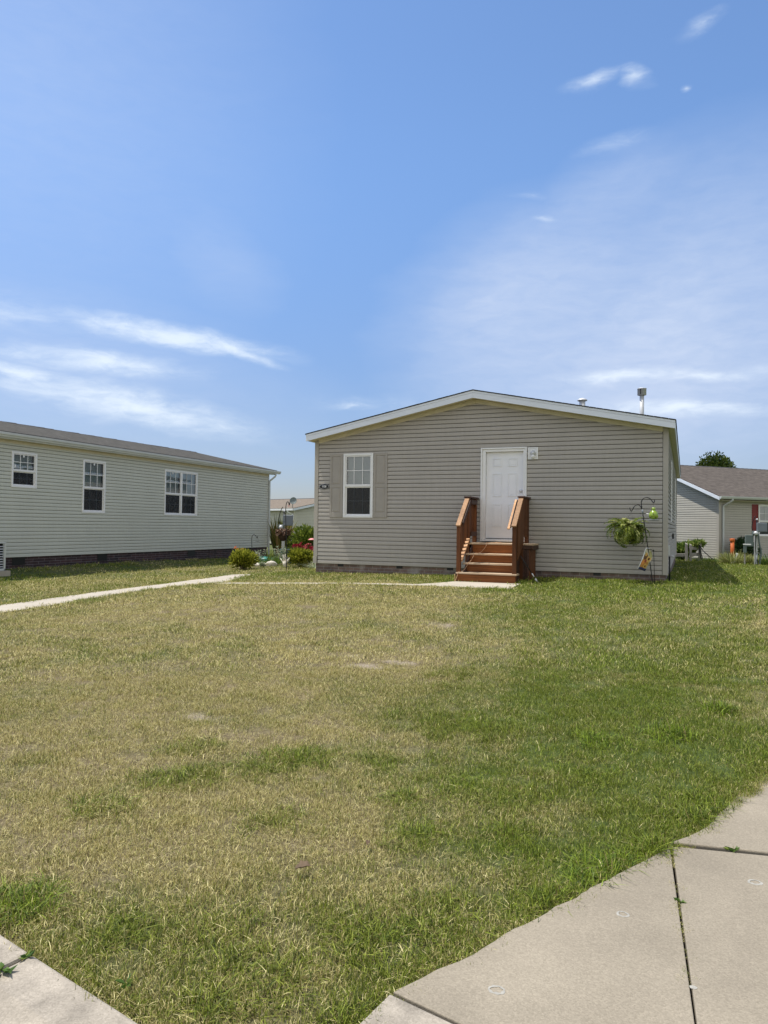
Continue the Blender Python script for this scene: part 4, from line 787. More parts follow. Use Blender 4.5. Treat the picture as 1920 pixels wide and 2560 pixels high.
gt = MB(); prof = [(0, -.125), (.06, -.125), (.075, -.085), (.105, -.06), (.11, 0), (.098, 0), (.098, -.05), (.066, -.075), (.055, -.113), (.004, -.113), (.004, 0), (0, 0)]
gt.prism([(LXe+a, Y1-.3, LZe-.005+b) for a, b in prof], Y2+.30-Y1+.80-.3, (0, 1, 0)); gu = gt.build('gutter', MT['gutter'], lh)
for k in range(8): mb = MB(); mb.box(LXe, LXe+.112, 12.4+k*2.1, 12.425+k*2.1, LZe-.012, LZe-.006); mb.build('gutter_bracket', MT['gutter'], gu)
def downspout(pts, parent, mat=None, w=.075, h=.055):
    mb = MB()
    for a, b in zip(pts[:-1], pts[1:]): mb.beam(a, b, w, h, (0, 1, 0) if abs(a[1]-b[1]) < .5 else (1, 0, 0))
    return mb.build('downspout', mat or MT['gutter'], parent, .006)
downspout([(LXe+.055, Y2+.12, LZe-.12), (LXe+.055, Y2+.12, LZe-.23), (-16.935, Y2-.03, 3.12), (-16.935, Y2-.03, -.1)], lh)
window(lh, Fq, *WL[0], blind=.5, stickers=((15.18, 3.02), (14.90, 2.72)))
window(lh, Fq, *WL[1], blind=.5, stickers=((17.82, 3.01),))
window(lh, Fq, *WL[2], units=2, blind=.5, stickers=((21.62, 3.0),))
# condenser
ac = thing('air_conditioner', (-16.36, 13.42, g(-16.36, 13.42)), 'grey louvred air conditioner beside the left house at the picture edge', 'air conditioner')
x0, x1, y0, y1, z0, z1 = -16.75, -16.0, 13.02, 13.81, -.05, .64
mb = MB()
for x in (x0, x1-.045):
    for y in (y0, y1-.045): mb.box(x, x+.045, y, y+.045, z0, z1)
mb.box(x0, x1, y0, y1, z1, z1+.025); mb.box(x0, x1, y0, y1, z0-.0, z0+.055); mb.build('cabinet', MT['gutter'], ac, .006)
mb = MB(); mb.box(x0+.05, x1-.05, y0+.05, y1-.05, z0+.06, z1-.005); mb.build('coil', MT['dark'], ac)
mb = MB()
for k in range(9):
    z = z0+.09+k*.064; mb.hexa([(x0+.04, y0+.04, z), (x1-.005, y0+.04, z), (x1-.005, y1-.04, z), (x0+.04, y1-.04, z), (x0+.07, y0+.07, z+.022), (x1-.03, y0+.07, z+.022), (x1-.03, y1-.07, z+.022), (x0+.07, y1-.07, z+.022)])
mb.build('louvre', MT['gutter'], ac)
mb = MB(); mb.box(x0-.08, x1+.08, y0-.08, y1+.08, g(x1, y1)-.05, z0-.002); mb.build('pad', MT['path'], ac)

# ------------------------------------------------------------------ RIGHT HOUSE (turned 46 degrees)
hd = R(46); DV = Vector((sin(hd), cos(hd), 0)); GV = Vector((-cos(hd), sin(hd), 0)); RC = Vector((1.30, 34.64, 0))
rh = thing('house', RC, 'beige vinyl house on the right with a grey-brown shingle roof and red shutters', 'house')
Fr1 = Fr(RC, DV, -GV); Fg = Fr(RC, GV, -DV)      # front wall (along DV), gable wall (along GV)
RW, RLn, RS = 8.0, 13.0, .396
ze = 2.545
wr = (2.27, 3.40, .97, 2.36)
mb = MB(); siding(mb, Fr1, -.02, ze, lambda z: (.1, RLn), [(wr[0]+.03, wr[1]-.03, wr[2]+.03, wr[3]-.03)], seed=21); mb.build('front_wall', MT['beige'], rh, 0, 1, False)
rk = lambda t: 2.58+RS*min(t, RW-t)
mb = MB(); siding(mb, Fg, -.02, rk(RW/2), lambda z: (.1, RW-.1) if z < 2.6 else (((z-2.58)/RS, RW-(z-2.58)/RS) if (z-2.58)/RS < RW/2 else None), seed=22); mb.build('gable_wall', MT['beige'], rh, 0, 1, False)
Fr2 = Fr(RC+GV*RW, DV, GV); mb = MB(); siding(mb, Fr2, -.02, ze, lambda z: (.1, RLn), seed=23); mb.build('rear_wall', MT['beige'], rh, 0, 1, False)
mb = MB(); mb.fbox(Fr1, -.015, .10, -.10, .02, -.05, 2.56); mb.build('corner_post', MT['postb'], rh, .004)
mb = MB(); mb.fbox(Fr1, .02, RLn, -.2, -.02, -.5, -.015); mb.fbox(Fg, .2, RW, -.2, -.02, -.5, -.015); mb.build('foundation', MT['stone'], rh)
oe, ob_ = .28, .25            # eave and rake overhang
roofz = lambda t: 2.735+RS*t  # t along GV from the wall line
mb = MB()
def rp(s, t, dz=0): return Fg(t, -s, (roofz(t) if t <= RW/2 else roofz(RW-t))+dz)
mb.hexa([rp(-ob_, -oe), rp(RLn, -oe), rp(RLn, RW/2), rp(-ob_, RW/2), rp(-ob_, -oe, .035), rp(RLn, -oe, .035), rp(RLn, RW/2, .035), rp(-ob_, RW/2, .035)])
mb.hexa([rp(-ob_, RW/2), rp(RLn, RW/2), rp(RLn, RW+oe), rp(-ob_, RW+oe), rp(-ob_, RW/2, .035), rp(RLn, RW/2, .035), rp(RLn, RW+oe, .035), rp(-ob_, RW+oe, .035)])
# re-express uv along the eave: build then overwrite
rr = mb.build('roof', MT['sh_right'], rh)
uv = rr.data.uv_layers[0].data
for lp in rr.data.loops:
    p = rr.data.vertices[lp.vertex_index].co; uv[lp.index].uv = (p.dot(DV), p.dot(GV)*1.075)
mb = MB(); s = -ob_
while s < RLn:
    l_ = .33; zz = .035
    mb.hexa([rp(s, RW/2-.16, zz-.02), rp(s, RW/2+.16, zz-.02), rp(s+l_, RW/2+.16, zz-.02), rp(s+l_, RW/2-.16, zz-.02), rp(s, RW/2-.012, zz+.012), rp(s, RW/2+.012, zz+.012), rp(s+l_, RW/2+.012, zz+.022), rp(s+l_, RW/2-.012, zz+.022)]); s += .3
mb.build('ridge_cap', MT['sh_dark'], rr)
mb = MB(); mb.hexa([rp(-ob_-.01, -oe, -.145), rp(-ob_+.015, -oe, -.145), rp(-ob_+.015, RW/2, -.145), rp(-ob_-.01, RW/2, -.145), rp(-ob_-.01, -oe, .0), rp(-ob_+.015, -oe, .0), rp(-ob_+.015, RW/2, .0), rp(-ob_-.01, RW/2, .0)])
mb.hexa([rp(-ob_-.01, RW/2, -.145), rp(-ob_+.015, RW/2, -.145), rp(-ob_+.015, RW+oe, -.145), rp(-ob_-.01, RW+oe, -.145), rp(-ob_-.01, RW/2, .0), rp(-ob_+.015, RW/2, .0), rp(-ob_+.015, RW+oe, .0), rp(-ob_-.01, RW+oe, .0)])
mb.build('fascia', MT['fascia'], rr, .002)
mb = MB(); mb.hexa([rp(-ob_+.016, -oe, -.14), rp(.0, -oe, -.14), rp(.0, RW/2, -.14), rp(-ob_+.016, RW/2, -.14), rp(-ob_+.016, -oe, -.128), rp(.0, -oe, -.128), rp(.0, RW/2, -.128), rp(-ob_+.016, RW/2, -.128)])
zs = roofz(-oe)-.09; mb.fbox(Fr1, -.02, RLn, .012, oe, zs-.06, zs-.048); mb.build('soffit', MT['soffit'], rr)
mb = MB(); mb.fbox(Fr1, .10, RLn, 0, .026, ze-.07, ze+.06); mb.build('frieze_board', MT['soffit'], rh)
mb = MB(); zq = roofz(-oe)+.03; pr_ = [(0, -.115), (.06, -.115), (.10, -.05), (.105, 0), (.09, 0), (.085, -.045), (.05, -.10), (.006, -.10), (.006, 0), (0, 0)]
mb.prism([Fr1(-ob_, oe+a, zq+b) for a, b in pr_], RLn+ob_, DV); mb.build('gutter', MT['gutter'], rh)
def dsp(Fm, pts, parent, mat):
    mb = MB()
    for a, b in zip(pts[:-1], pts[1:]): mb.beam(Fm(*a), Fm(*b), .08, .06, Fm.U)
    return mb.build('downspout', mat, parent, .006)
dsp(Fr1, [(.42, oe+.05, zq-.10), (.42, oe+.05, zq-.18), (.19, .06, zq-.42), (.19, .06, -.15)], rh, MT['gutter'])
window(rh, Fr1, *wr, blind=.95)
for s0, s1 in ((1.88, 2.24), (3.43, 3.79)):
    mb = MB(); z0, z1 = .99, 2.36; w = .055; mb.fbox(Fr1, s0, s0+w, .008, .034, z0, z1); mb.fbox(Fr1, s1-w, s1, .008, .034, z0, z1); mb.fbox(Fr1, s0, s1, .006, .02, z0+.01, z1-.01)
    for a, b in ((z0, z0+.09), (1.6, 1.68), (z1-.06, z1)): mb.fbox(Fr1, s0+w, s1-w, .008, .0335, a, b)
    mb.build('shutter', MT['red'], rh, .003)

# ------------------------------------------------------------------ HOUSE FAR BEHIND, seen through the gap
BC = Vector((-24.5, 44, 0)); AV = Vector((-.916-.381, -.381+.916, 0)).normalized(); BV = Vector((.916-.381, .381+.916, 0)).normalized()
bh = thing('house', BC, 'cream vinyl house with a tan roof seen through the gap between the two houses', 'house')
Fa = Fr(BC, AV, -BV); Fbv = Fr(BC, BV, -AV)
mb = MB(); siding(mb, Fa, -.1, 2.2, lambda z: (.1, 14), seed=31); mb.build('side_wall', MT['cream'], bh, 0, 1, False)
mb = MB(); siding(mb, Fbv, -.1, 3.0, lambda z: (.1, 7.9) if z < 2.25 else ((4-(3.06-z)/.21, 4+(3.06-z)/.21)), [(1.95, 2.75, .95, 2.0)], seed=32); mb.build('gable_wall', MT['cream'], bh, 0, 1, False)
mb = MB(); mb.fbox(Fa, -.02, .1, -.1, .02, -.2, 2.28); mb.build('corner_post', MT['cream'], bh)
bz = lambda t: 2.37+.20*(t if t <= 4 else 8-t)
def bp_(s, t, dz=0): return Fbv(t, -s, bz(t)+dz)
mb = MB()
for t0, t1 in ((-.25, 4), (4, 8.25)): mb.hexa([bp_(-.25, t0), bp_(14, t0), bp_(14, t1), bp_(-.25, t1), bp_(-.25, t0, .03), bp_(14, t0, .03), bp_(14, t1, .03), bp_(-.25, t1, .03)])
br = mb.build('roof', MT['sh_bg'], bh)
for lp in br.data.loops:
    p = br.data.vertices[lp.vertex_index].co; br.data.uv_layers[0].data[lp.index].uv = (p.dot(AV), p.dot(BV))
mb = MB(); mb.hexa([bp_(-.26, -.25, -.15), bp_(-.24, -.25, -.15), bp_(-.24, 4, -.15), bp_(-.26, 4, -.15), bp_(-.26, -.25, -.002), bp_(-.24, -.25, -.002), bp_(-.24, 4, -.002), bp_(-.26, 4, -.002)]); mb.build('fascia', MT['fascia'], br)
mb = MB(); mb.fbox(Fa, -.25, 14, .25, .35, 2.18, 2.31); mb.build('gutter', MT['white'], bh)
mb = MB(); mb.hexa([bp_(-.25, 3.85, .035), bp_(14, 3.85, .035), bp_(14, 4.15, .035), bp_(-.25, 4.15, .035), bp_(-.25, 3.97, .05), bp_(14, 3.97, .05), bp_(14, 4.03, .05), bp_(-.25, 4.03, .05)]); mb.build('ridge_cap', MT['sh_dark'], br)
mb = MB(); mb.lathe([(.09, 0), (.09, .25), (.12, .26), (.12, .32), (.02, .35)], Fbv(2.6, -3.4, bz(2.6)), 12); mb.build('roof_vent', MT['grey'], br)
dsp(Fa, [(.35, .30, 2.18), (.35, .30, 2.08), (.05, .06, 1.9), (.05, .06, -.2)], bh, MT['white'])
window(bh, Fbv, 1.92, 2.78, .92, 2.03, blind=.0)
sd = thing('satellite_dish', Fa(-.2, .3, 2.35), 'grey satellite dish on the roof corner of the cream house behind', 'satellite dish')
mb = MB(); c_ = Vector(Fa(-.3, .35, 2.83)); ax = Vector((.45, -.86, .25)).normalized()
mb.lathe([(.02, -.045), (.12, -.038), (.20, -.015), (.245, .015), (.25, .02), (.24, .02), (.19, -.005), (.1, -.028), (.01, -.036)], c_, 24, ax, .92, 1); mb.build('dish', MT['steel'], sd)
mb = MB(); mb.tube([Fa(-.2, .3, 2.30), Fa(-.22, .33, 2.55), c_-ax*.05], .022, 8); mb.build('mast', MT['grey'], sd)
mb = MB(); mb.tube([c_-Vector((0, 0, .22)), c_+ax*.34-Vector((0, 0, .16))], .012, 6); mb.build('feed_arm', MT['white'], sd)

# ------------------------------------------------------------------ plants
def leaves(P, D, L, W, r, fold=.25, rnd=None):
    """one folded diamond leaf per point"""
    n = len(P); D = D/np.maximum(np.linalg.norm(D, axis=1, keepdims=True), 1e-6)
    q = r.normal(size=(n, 3)); S = np.cross(D, q); S /= np.maximum(np.linalg.norm(S, axis=1, keepdims=True), 1e-6); Nn = np.cross(D, S)
    L = (L*np.ones(n))[:, None]; W = (W*np.ones(n))[:, None]
    mid = P+D*L*.45
    V = np.stack([P, mid+S*W*.5+Nn*W*fold, P+D*L-Nn*L*.12, mid-S*W*.5+Nn*W*fold], 1).reshape(-1, 3)
    i = np.arange(n)*4; Fc = np.concatenate([np.stack([i, i+1, i+2], 1), np.stack([i, i+2, i+3], 1)])
    a = np.repeat(r.random(n) if rnd is None else rnd, 4)
    return V, Fc, a
def blades(base, az, lean, L, w, r, seg=5, droop=.6):
    """arched grass-like blades; all inputs arrays"""
    n = len(base); t = np.linspace(0, 1, seg+1)
    dx, dy = np.cos(az), np.sin(az)
    hor = (lean[:, None]*t+droop*lean[:, None]*t**2.2)*L[:, None]*.75; ver = (t-.45*droop*np.clip(lean[:, None]*1.3, 0, 1.7)*t**2.3)*L[:, None]*np.clip(1-.28*lean[:, None], .35, 1)
    C = np.stack([base[:, 0:1]+hor*dx[:, None], base[:, 1:2]+hor*dy[:, None], base[:, 2:3]+ver], -1)
    ww = w[:, None]*np.sqrt(np.clip(1-t**2.4, 0.004, 1))*(.7+.3*np.minimum(1, t*4))*.5
    tw = r.uniform(-.7, .7, n); sx, sy = -np.sin(az+tw), np.cos(az+tw); S = np.stack([sx[:, None]*ww, sy[:, None]*ww, 0*ww], -1)
    V = np.stack([C-S, C+S], 2).reshape(n, -1, 3); k = (seg+1)*2
    f = []
    for j in range(seg): f.append([2*j, 2*j+1, 2*j+3, 2*j+2])
    Fc = (np.arange(n)[:, None, None]*k+np.array(f)[None]).reshape(-1, 4); return V.reshape(-1, 3), Fc, k
def crown_pts(c, rad, n, r, lumps=9, inner=.55, flat=0.):
    """points and outward directions on a lumpy crown made of overlapping clumps"""
    c = np.array(c); rad = np.array(rad); u = r.normal(size=(lumps, 3)); u /= np.linalg.norm(u, axis=1, keepdims=True); u[:, 2] = np.abs(u[:, 2])*1.1-.25
    cen = u*r.uniform(.35, .62, (lumps, 1)); rr_ = r.uniform(.36, .58, lumps)
    k = r.integers(0, lumps, n); d = r.normal(size=(n, 3)); d /= np.linalg.norm(d, axis=1, keepdims=True)
    p = cen[k]+d*(rr_[k]*(inner+(1-inner)*r.random(n)**.5))[:, None]
    p[:, 2] = np.maximum(p[:, 2], -.98+flat)
    return c+p*rad, d+p*.6+np.array([0, 0, .35])
M_gold = leafmat('golden_shrub_leaf', [(0, (.06, .085, .008)), (.45, (.20, .225, .02)), (1, (.52, .51, .07))], .35)
M_green = leafmat('green_shrub_leaf', [(0, (.05, .09, .012)), (.5, (.14, .20, .025)), (1, (.33, .37, .06))], .35)
M_dark = leafmat('dark_shrub_leaf', [(0, (.012, .028, .012)), (.6, (.025, .055, .02)), (1, (.06, .10, .03))], .2)
M_tree = leafmat('tree_leaf', [(0, (.018, .04, .008)), (.55, (.05, .085, .014)), (1, (.115, .14, .02))], .3)
M_vine = leafmat('vine_leaf', [(0, (.06, .12, .02)), (.5, (.18, .26, .05)), (1, (.42, .48, .15))], .35)
M_grassy = leafmat('ornamental_grass', [(0, (.12, .15, .03)), (.5, (.27, .29, .08)), (1, (.50, .48, .22))], .3)
M_lily = leafmat('strap_leaf', [(0, (.05, .11, .02)), (.6, (.12, .20, .035)), (1, (.24, .30, .06))], .3)
M_silver = leafmat('silver_leaf', [(0, (.20, .26, .14)), (.5, (.33, .38, .24)), (1, (.52, .52, .38))], .25)
M_redf = leafmat('red_petal', [(0, (.15, .006, .012)), (.6, (.30, .014, .03)), (1, (.50, .14, .13))], .25)
M_oraf = leafmat('orange_petal', [(0, (.55, .09, .01)), (.6, (.70, .16, .03)), (1, (.75, .42, .22))], .25)
M_pinkf = leafmat('pink_petal', [(0, (.6, .2, .22)), (.6, (.75, .42, .40)), (1, (.8, .6, .55))], .25)
M_tall = leafmat('tall_grass_leaf', [(0, (.07, .10, .015)), (.4, (.17, .19, .03)), (.7, (.30, .24, .07)), (1, (.42, .26, .12))], .3)
M_dry = leafmat('dried_plant', [(0, (.05, .035, .02)), (.5, (.16, .09, .05)), (.8, (.34, .20, .14)), (1, (.55, .40, .28))], .2)
M_fern = leafmat('fern_frond', [(0, (.035, .065, .008)), (.35, (.11, .16, .018)), (.7, (.27, .31, .045)), (1, (.60, .60, .26))], .3)
def shrub(name, x, y, rad, n, L, W, mat, label, cat, seed, group=None, lumps=11, z0=None, spiky=0):
    r = np.random.default_rng(seed); gz = g(x, y) if z0 is None else z0
    t = thing(name, (x, y, gz), label, cat, group)
    P, D = crown_pts((x, y, gz+rad[2]*.80), rad, n, r, lumps); low = P[:, 2] < gz+.03; P[low, 2] = gz+.03+r.random(low.sum())*rad[2]*.4
    hgt = np.clip((P[:, 2]-gz)/(2*rad[2]), 0, 1)
    V, Fc, a = leaves(P, D+r.normal(size=D.shape)*.5+np.array([0, 0, spiky]), L*r.uniform(.6, 1.2, n), W*r.uniform(.7, 1.2, n), r, rnd=np.clip(r.random(n), 0, 1))
    arr_mesh('foliage', V, Fc, mat, t, {'rnd': a})
    mb = MB()
    for k in range(7):
        q = r.uniform(0, 6.28); e = np.array([math.cos(q)*rad[0]*.55, math.sin(q)*rad[1]*.55, rad[2]*r.uniform(1.0, 1.5)])
        mb.tube([(x+e[0]*.1, y+e[1]*.1, gz-.02), (x+e[0]*.5, y+e[1]*.5, gz+e[2]*.5), (x+e[0], y+e[1], gz+e[2])], [.02*rad[0]*2, .012*rad[0]*2, .004], 6)
    mb.build('stem', MT['bark'], t); return t
shrub('shrub', -12.6, 19.45, (.44, .42, .36), 2600, .125, .045, M_gold, 'golden-green round shrub at the corner where the two paths meet', 'shrub', 41, lumps=15, spiky=.5)
shrub('shrub', -11.42, 20.95, (.46, .42, .38), 2800, .125, .045, M_gold, 'golden-green round shrub beside the front corner of the taupe house', 'shrub', 42, lumps=15, spiky=.5)
shrub('shrub', -12.62, 23.6, (.66, .7, .80), 4200, .12, .055, M_green, 'big leafy green bush between the houses behind the red lilies', 'shrub', 43, lumps=18)
shrub('shrub', 2.28, 34.55, (.5, .45, .62), 2600, .14, .06, M_dark, 'dark green bush against the right house behind the grey meter boxes', 'shrub', 44, lumps=12)
shrub('vine', -.12, 34.7, (.58, .35, .46), 1500, .17, .09, M_vine, 'light green vine sprawling over the weathered rail fence', 'plant', 45, lumps=26, spiky=.6)
shrub('vine', .40, 34.4, (.36, .22, .2), 420, .16, .08, M_vine, 'small light green vine clump on top of the weathered fence end', 'plant', 46, lumps=8, z0=.42)
def tuft(name, x, y, n, L, w, mat, label, cat, seed, group=None, spread=.10, lean=(.1, 1.0), droop=.7, z0=None, part=None):
    r = np.random.default_rng(seed); gz = g(x, y) if z0 is None else z0
    az = r.uniform(0, 2*math.pi, n); rd = spread*np.sqrt(r.random(n)); base = np.stack([x+rd*np.cos(az), y+rd*np.sin(az), np.full(n, gz-.01)], 1)
    V, Fc, k = blades(base, az+r.normal(0, .4, n), r.uniform(lean[0], lean[1], n), L*r.uniform(.6, 1.1, n), w*r.uniform(.7, 1.2, n), r, 5, droop)
    a = np.repeat(r.random(n), k)
    o = arr_mesh(part or name, V, Fc, mat, None if part is None else None, {'rnd': a})
    return o if label is None else tag(o, label, cat, group)
tuft('ornamental_grass', 1.78, 32.7, 420, .62, .022, M_grassy, 'wide yellow-green grass clump in front of the orange pipe', 'plant', 51, spread=.42)
tuft('ornamental_grass', 2.42, 32.55, 160, .5, .022, M_grassy, 'narrow yellow-green grass clump between small post and meter pole', 'plant', 52, spread=.2)
tuft('ornamental_grass', 3.0, 32.3, 260, .55, .022, M_lily, 'green grass clump right of the meter pole at the picture edge', 'plant', 53, spread=.3)
tuft('ornamental_grass', 0.95, 34.3, 160, .26, .02, M_lily, 'low green grass fringe along the foot of the right house gable', 'plant', 54, spread=.5)
tuft('ornamental_grass', -16.7, 28.8, 460, 1.85, .05, M_tall, 'tall yellow-brown grasses behind the corner of the left house', 'plant', 55, spread=.30, lean=(.02, .24), droop=.9)
tuft('daylily', -13.0, 21.75, 60, .36, .028, M_lily, 'arching green strap-leaved plant left of the dark green cabinet', 'plant', 56, spread=.07)
tuft('daylily', -12.55, 21.4, 60, .42, .03, M_lily, 'arching green strap-leaved plant beside the white pronged ornament', 'plant', 57, spread=.08)
tuft('daylily', -12.85, 20.9, 46, .30, .035, M_lily, 'broad-leaved green plant behind the pale stones', 'plant', 58, spread=.07)
tuft('ornamental_grass', -10.05, 19.3, 90, .42, .016, M_silver, 'pale arching grass clump at the brick corner of the taupe house', 'plant', 59, spread=.1, lean=(.3, 1.2))
def silver_plant(x, y, h, n, label, seed):
    r = np.random.default_rng(seed); gz = g(x, y); t = thing('perennial', (x, y, gz), label, 'plant')
    mb = MB(); Ps, Ds = [], []
    for k in range(n):
        a = r.uniform(0, 6.28); le = r.uniform(.05, .5); top = np.array([x+le*h*math.cos(a), y+le*h*math.sin(a), gz+h*r.uniform(.6, 1)])
        mid = np.array([x, y, gz])*.5+top*.5+np.array([0, 0, .05]); mb.tube([(x, y, gz-.02), tuple(mid), tuple(top)], [.006, .005, .003], 5)
        for q in np.linspace(.15, 1, 7):
            p = np.array([x, y, gz])*(1-q)+top*q; Ps += [p, p]; a2 = r.uniform(0, 6.28); Ds += [np.array([math.cos(a2), math.sin(a2), .5]), np.array([-math.cos(a2), -math.sin(a2), .5])]
    mb.build('stem', MT['grwood'], t); V, Fc, a = leaves(np.array(Ps), np.array(Ds), .10, .05, r); arr_mesh('foliage', V, Fc, M_silver, t, {'rnd': a})
silver_plant(-13.28, 21.6, .50, 5, 'silvery leafy stems right behind the left golden shrub', 61)
silver_plant(-12.62, 22.0, .62, 6, 'silvery leafy stems in front of the dark green cabinet', 62)
silver_plant(-12.9, 22.2, .5, 6, 'silvery leafy stems behind the green plastic tub', 64)
silver_plant(-12.45, 20.35, .18, 5, 'low silvery plant between the left golden shrub and the path', 63)
def flower_mesh(c, ax, L, W, r, k=6):
    ax = Vector(ax).normalized(); s = ax.orthogonal().normalized(); b = ax.cross(s); V = []; Fc = []; 
    for j in range(k):
        q = 2*math.pi*j/k+r.uniform(-.2, .2); d = (s*cos(q)+b*sin(q)); t = ax.cross(d); i = len(V); c0 = Vector(c)
        V += [c0, c0+d*L*.45+ax*L*.38+t*W/2, c0+d*L+ax*L*.15, c0+d*L*.45+ax*L*.38-t*W/2]; Fc += [[i, i+1, i+2], [i, i+2, i+3]]
    return [tuple(v) for v in V], Fc
def flowers(name, x, y, h, n, spread, L, mat, leafm, label, cat, seed, z0=None):
    r = np.random.default_rng(seed); gz = g(x, y) if z0 is None else z0; t = thing(name, (x, y, gz), label, cat); mb = MB(); Ps, Ds = [], []
    for k in range(n):
        a = r.uniform(0, 6.28); d = spread*math.sqrt(r.random()); top = Vector((x+d*math.cos(a), y+d*math.sin(a), gz+h*r.uniform(.78, 1.05)))
        mb.tube([(x+d*.5*math.cos(a), y+d*.5*math.sin(a), gz-.02), tuple(Vector((x, y, gz)).lerp(top, .55)+Vector((0, 0, .06))), tuple(top)], [.006, .005, .004], 5)
        ax = Vector((math.cos(a)*.5, math.sin(a)*.5-.5, .7)); V, Fc = flower_mesh(top, ax, L*r.uniform(.8, 1.15), L*.55, r)
        arr_mesh('flower', V, Fc, mat, t, {'rnd': np.repeat(r.random(), len(V))})
        for q in r.uniform(.1, .8, 9): Ps.append(np.array(Vector((x+d*.5*math.cos(a), y+d*.5*math.sin(a), gz)).lerp(top, float(q)))); a2 = r.uniform(0, 6.28); Ds.append([math.cos(a2), math.sin(a2), .6])
    mb.build('stem', MT['bark'], t); V, Fc, a = leaves(np.array(Ps), np.array(Ds, float), .17, .035, r); arr_mesh('foliage', V, Fc, leafm, t, {'rnd': a}); return t
flowers('lilies', -11.75, 21.75, .70, 17, .36, .10, M_redf, M_green, 'deep red lilies in front of the big green bush', 'flowers', 71)
flowers('lilies', -11.35, 22.0, .62, 6, .22, .10, M_pinkf, M_green, 'pale pink lilies at the right of the red ones', 'flowers', 72)
flowers('orange_flowers', -13.35, 20.45, .64, 7, .17, .075, M_oraf, M_green, 'orange flowers showing above the left golden shrub', 'flowers', 73)
ft = thing('umbrella_ornament', (-11.7, 22.25, g(-11.7, 22.25)), 'small pink umbrella-shaped ornament on a stake by the taupe corner post', 'ornament')
mb = MB(); mb.lathe([(.125, 0), (.12, .02), (.07, .05), (.01, .065)], (-11.7, 22.25, .70), 18); mb.build('canopy', MT['pinkp'], ft)
mb = MB(); mb.tube([(-11.7, 22.25, -.25), (-11.7, 22.25, .72)], .008, 6); mb.build('stake', MT['black'], ft)

# garden things
def bent(pts, r): mb = MB(); mb.tube(smooth_pts(pts, 5), r, 8); return mb
sh_ = thing('shepherd_hook', (-10.73, 18.86, g(-10.73, 18.86)), 'tall single black shepherd hook standing alone in front of the garden bed', 'garden hook')
mb = bent([(-10.73, 18.86, -.3), (-10.745, 18.86, .6), (-10.785, 18.86, 1.45), (-10.785, 18.86, 1.7), (-10.765, 18.86, 1.83), (-10.73, 18.86, 1.875), (-10.70, 18.86, 1.86), (-10.683, 18.86, 1.81), (-10.675, 18.86, 1.78), (-10.66, 18.86, 1.80), (-10.665, 18.86, 1.86)], .011); mb.build('rod', MT['black'], sh_)
mb = MB(); mb.tube([(-10.73, 18.83, 0.0), (-10.66, 18.86, 0.0), (-10.655, 18.86, -.2)], .008, 6); mb.build('foot_spike', MT['black'], sh_)
mb = MB(); mb.box(-10.70, -10.67, 18.855, 18.865, 1.735, 1.775); tag(mb.build('tag_on_hook', MT['pinkp']), 'small pink tag hanging from the tall single hook', 'tag')
s2 = thing('shepherd_hook', (-13.57, 21.49, g(-13.57, 21.49)), 'short black shepherd hook against the left house wall behind the golden shrub', 'garden hook')
mb = bent([(-13.57, 21.49, -.3), (-13.575, 21.49, .4), (-13.585, 21.49, .72), (-13.56, 21.49, .82), (-13.51, 21.5, .86), (-13.46, 21.52, .83), (-13.42, 21.53, .77), (-13.40, 21.54, .755), (-13.385, 21.54, .78), (-13.385, 21.54, .82)], .010); mb.build('rod', MT['black'], s2)
fd = thing('bird_feeder', (-13.40, 21.54, .62), 'small grey dish feeder hanging from the short hook', 'bird feeder')
mb = MB(); mb.lathe([(.02, 0), (.07, .012), (.078, .03), (.072, .03), (.02, .02)], (-13.40, 21.54, .615), 16); mb.build('dish', MT['grey'], fd)
mb = MB(); [mb.tube([(-13.40+.07*math.cos(a), 21.54+.07*math.sin(a), .64), (-13.40, 21.54, .755)], .002, 4) for a in (0, 2.1, 4.2)]; mb.build('wire', MT['black'], fd)
# utility pedestals
def pedestal(x, y, ang, label, s=1., vis=None):
    gz = g(x, y); t = thing('meter_pedestal', (x, y, gz), label, 'utility meter'); c, sn = cos(ang), sin(ang)
    Fm = Fr((x, y, gz), (c, sn, 0), (sn, -c, 0))
    mb = MB(); mb.fbox(Fm, -.05, .05, -.05, .05, -.1, 1.35*s); mb.build('post', MT['chrome'], t, .006)
    mb = MB(); mb.fbox(Fm, .0, .36, .02, .17, 1.46*s, 1.86*s); b = mb.build('breaker_box', MT['grey'], t, .01)
    mb = MB(); mb.fbox(Fm, .02, .34, .17, .185, 1.48*s, 1.84*s); mb.build('box_door', MT['grey'], b, .004)
    mb = MB(); mb.tube([Fm(.02, .06, 1.3*s), Fm(.02, .06, 1.98*s)], .03, 10); mb.build('riser_pipe', MT['hose'], t)
    mb = MB(); mb.lathe([(.035, 0), (.04, .03), (.02, .06)], Fm(.02, .06, 1.98*s), 10); mb.build('cap', MT['white'], t)
    mb = MB(); mb.fbox(Fm, -.16, .05, .05, .19, 1.30*s, 1.50*s); m_ = mb.build('meter_socket', MT['greyg'], t, .01)
    mb = MB(); mb.lathe([(.075, 0), (.08, .03), (.07, .1), (.02, .115)], Fm(-.06, .19, 1.40*s), 16, Fm.N); mb.build('meter_dial', MT['chrome'], m_)
    mb = bent([Fm(-.12, .08, 1.5*s), Fm(-.16, .08, 1.65*s), Fm(-.13, .08, 1.9*s), Fm(-.05, .08, 2.12*s), Fm(-.02, .07, 2.14*s)], .014); mb.build('cable', MT['hose'], t)
    return t, Fm
pedestal(-13.84, 24.05, R(22), 'grey utility meter post with boxes standing between the two houses')
hb = thing('hanging_planter', (-13.36, 23.2, .62), 'coco-lined hanging planter of dried plants in front of the grey meter post', 'planter')
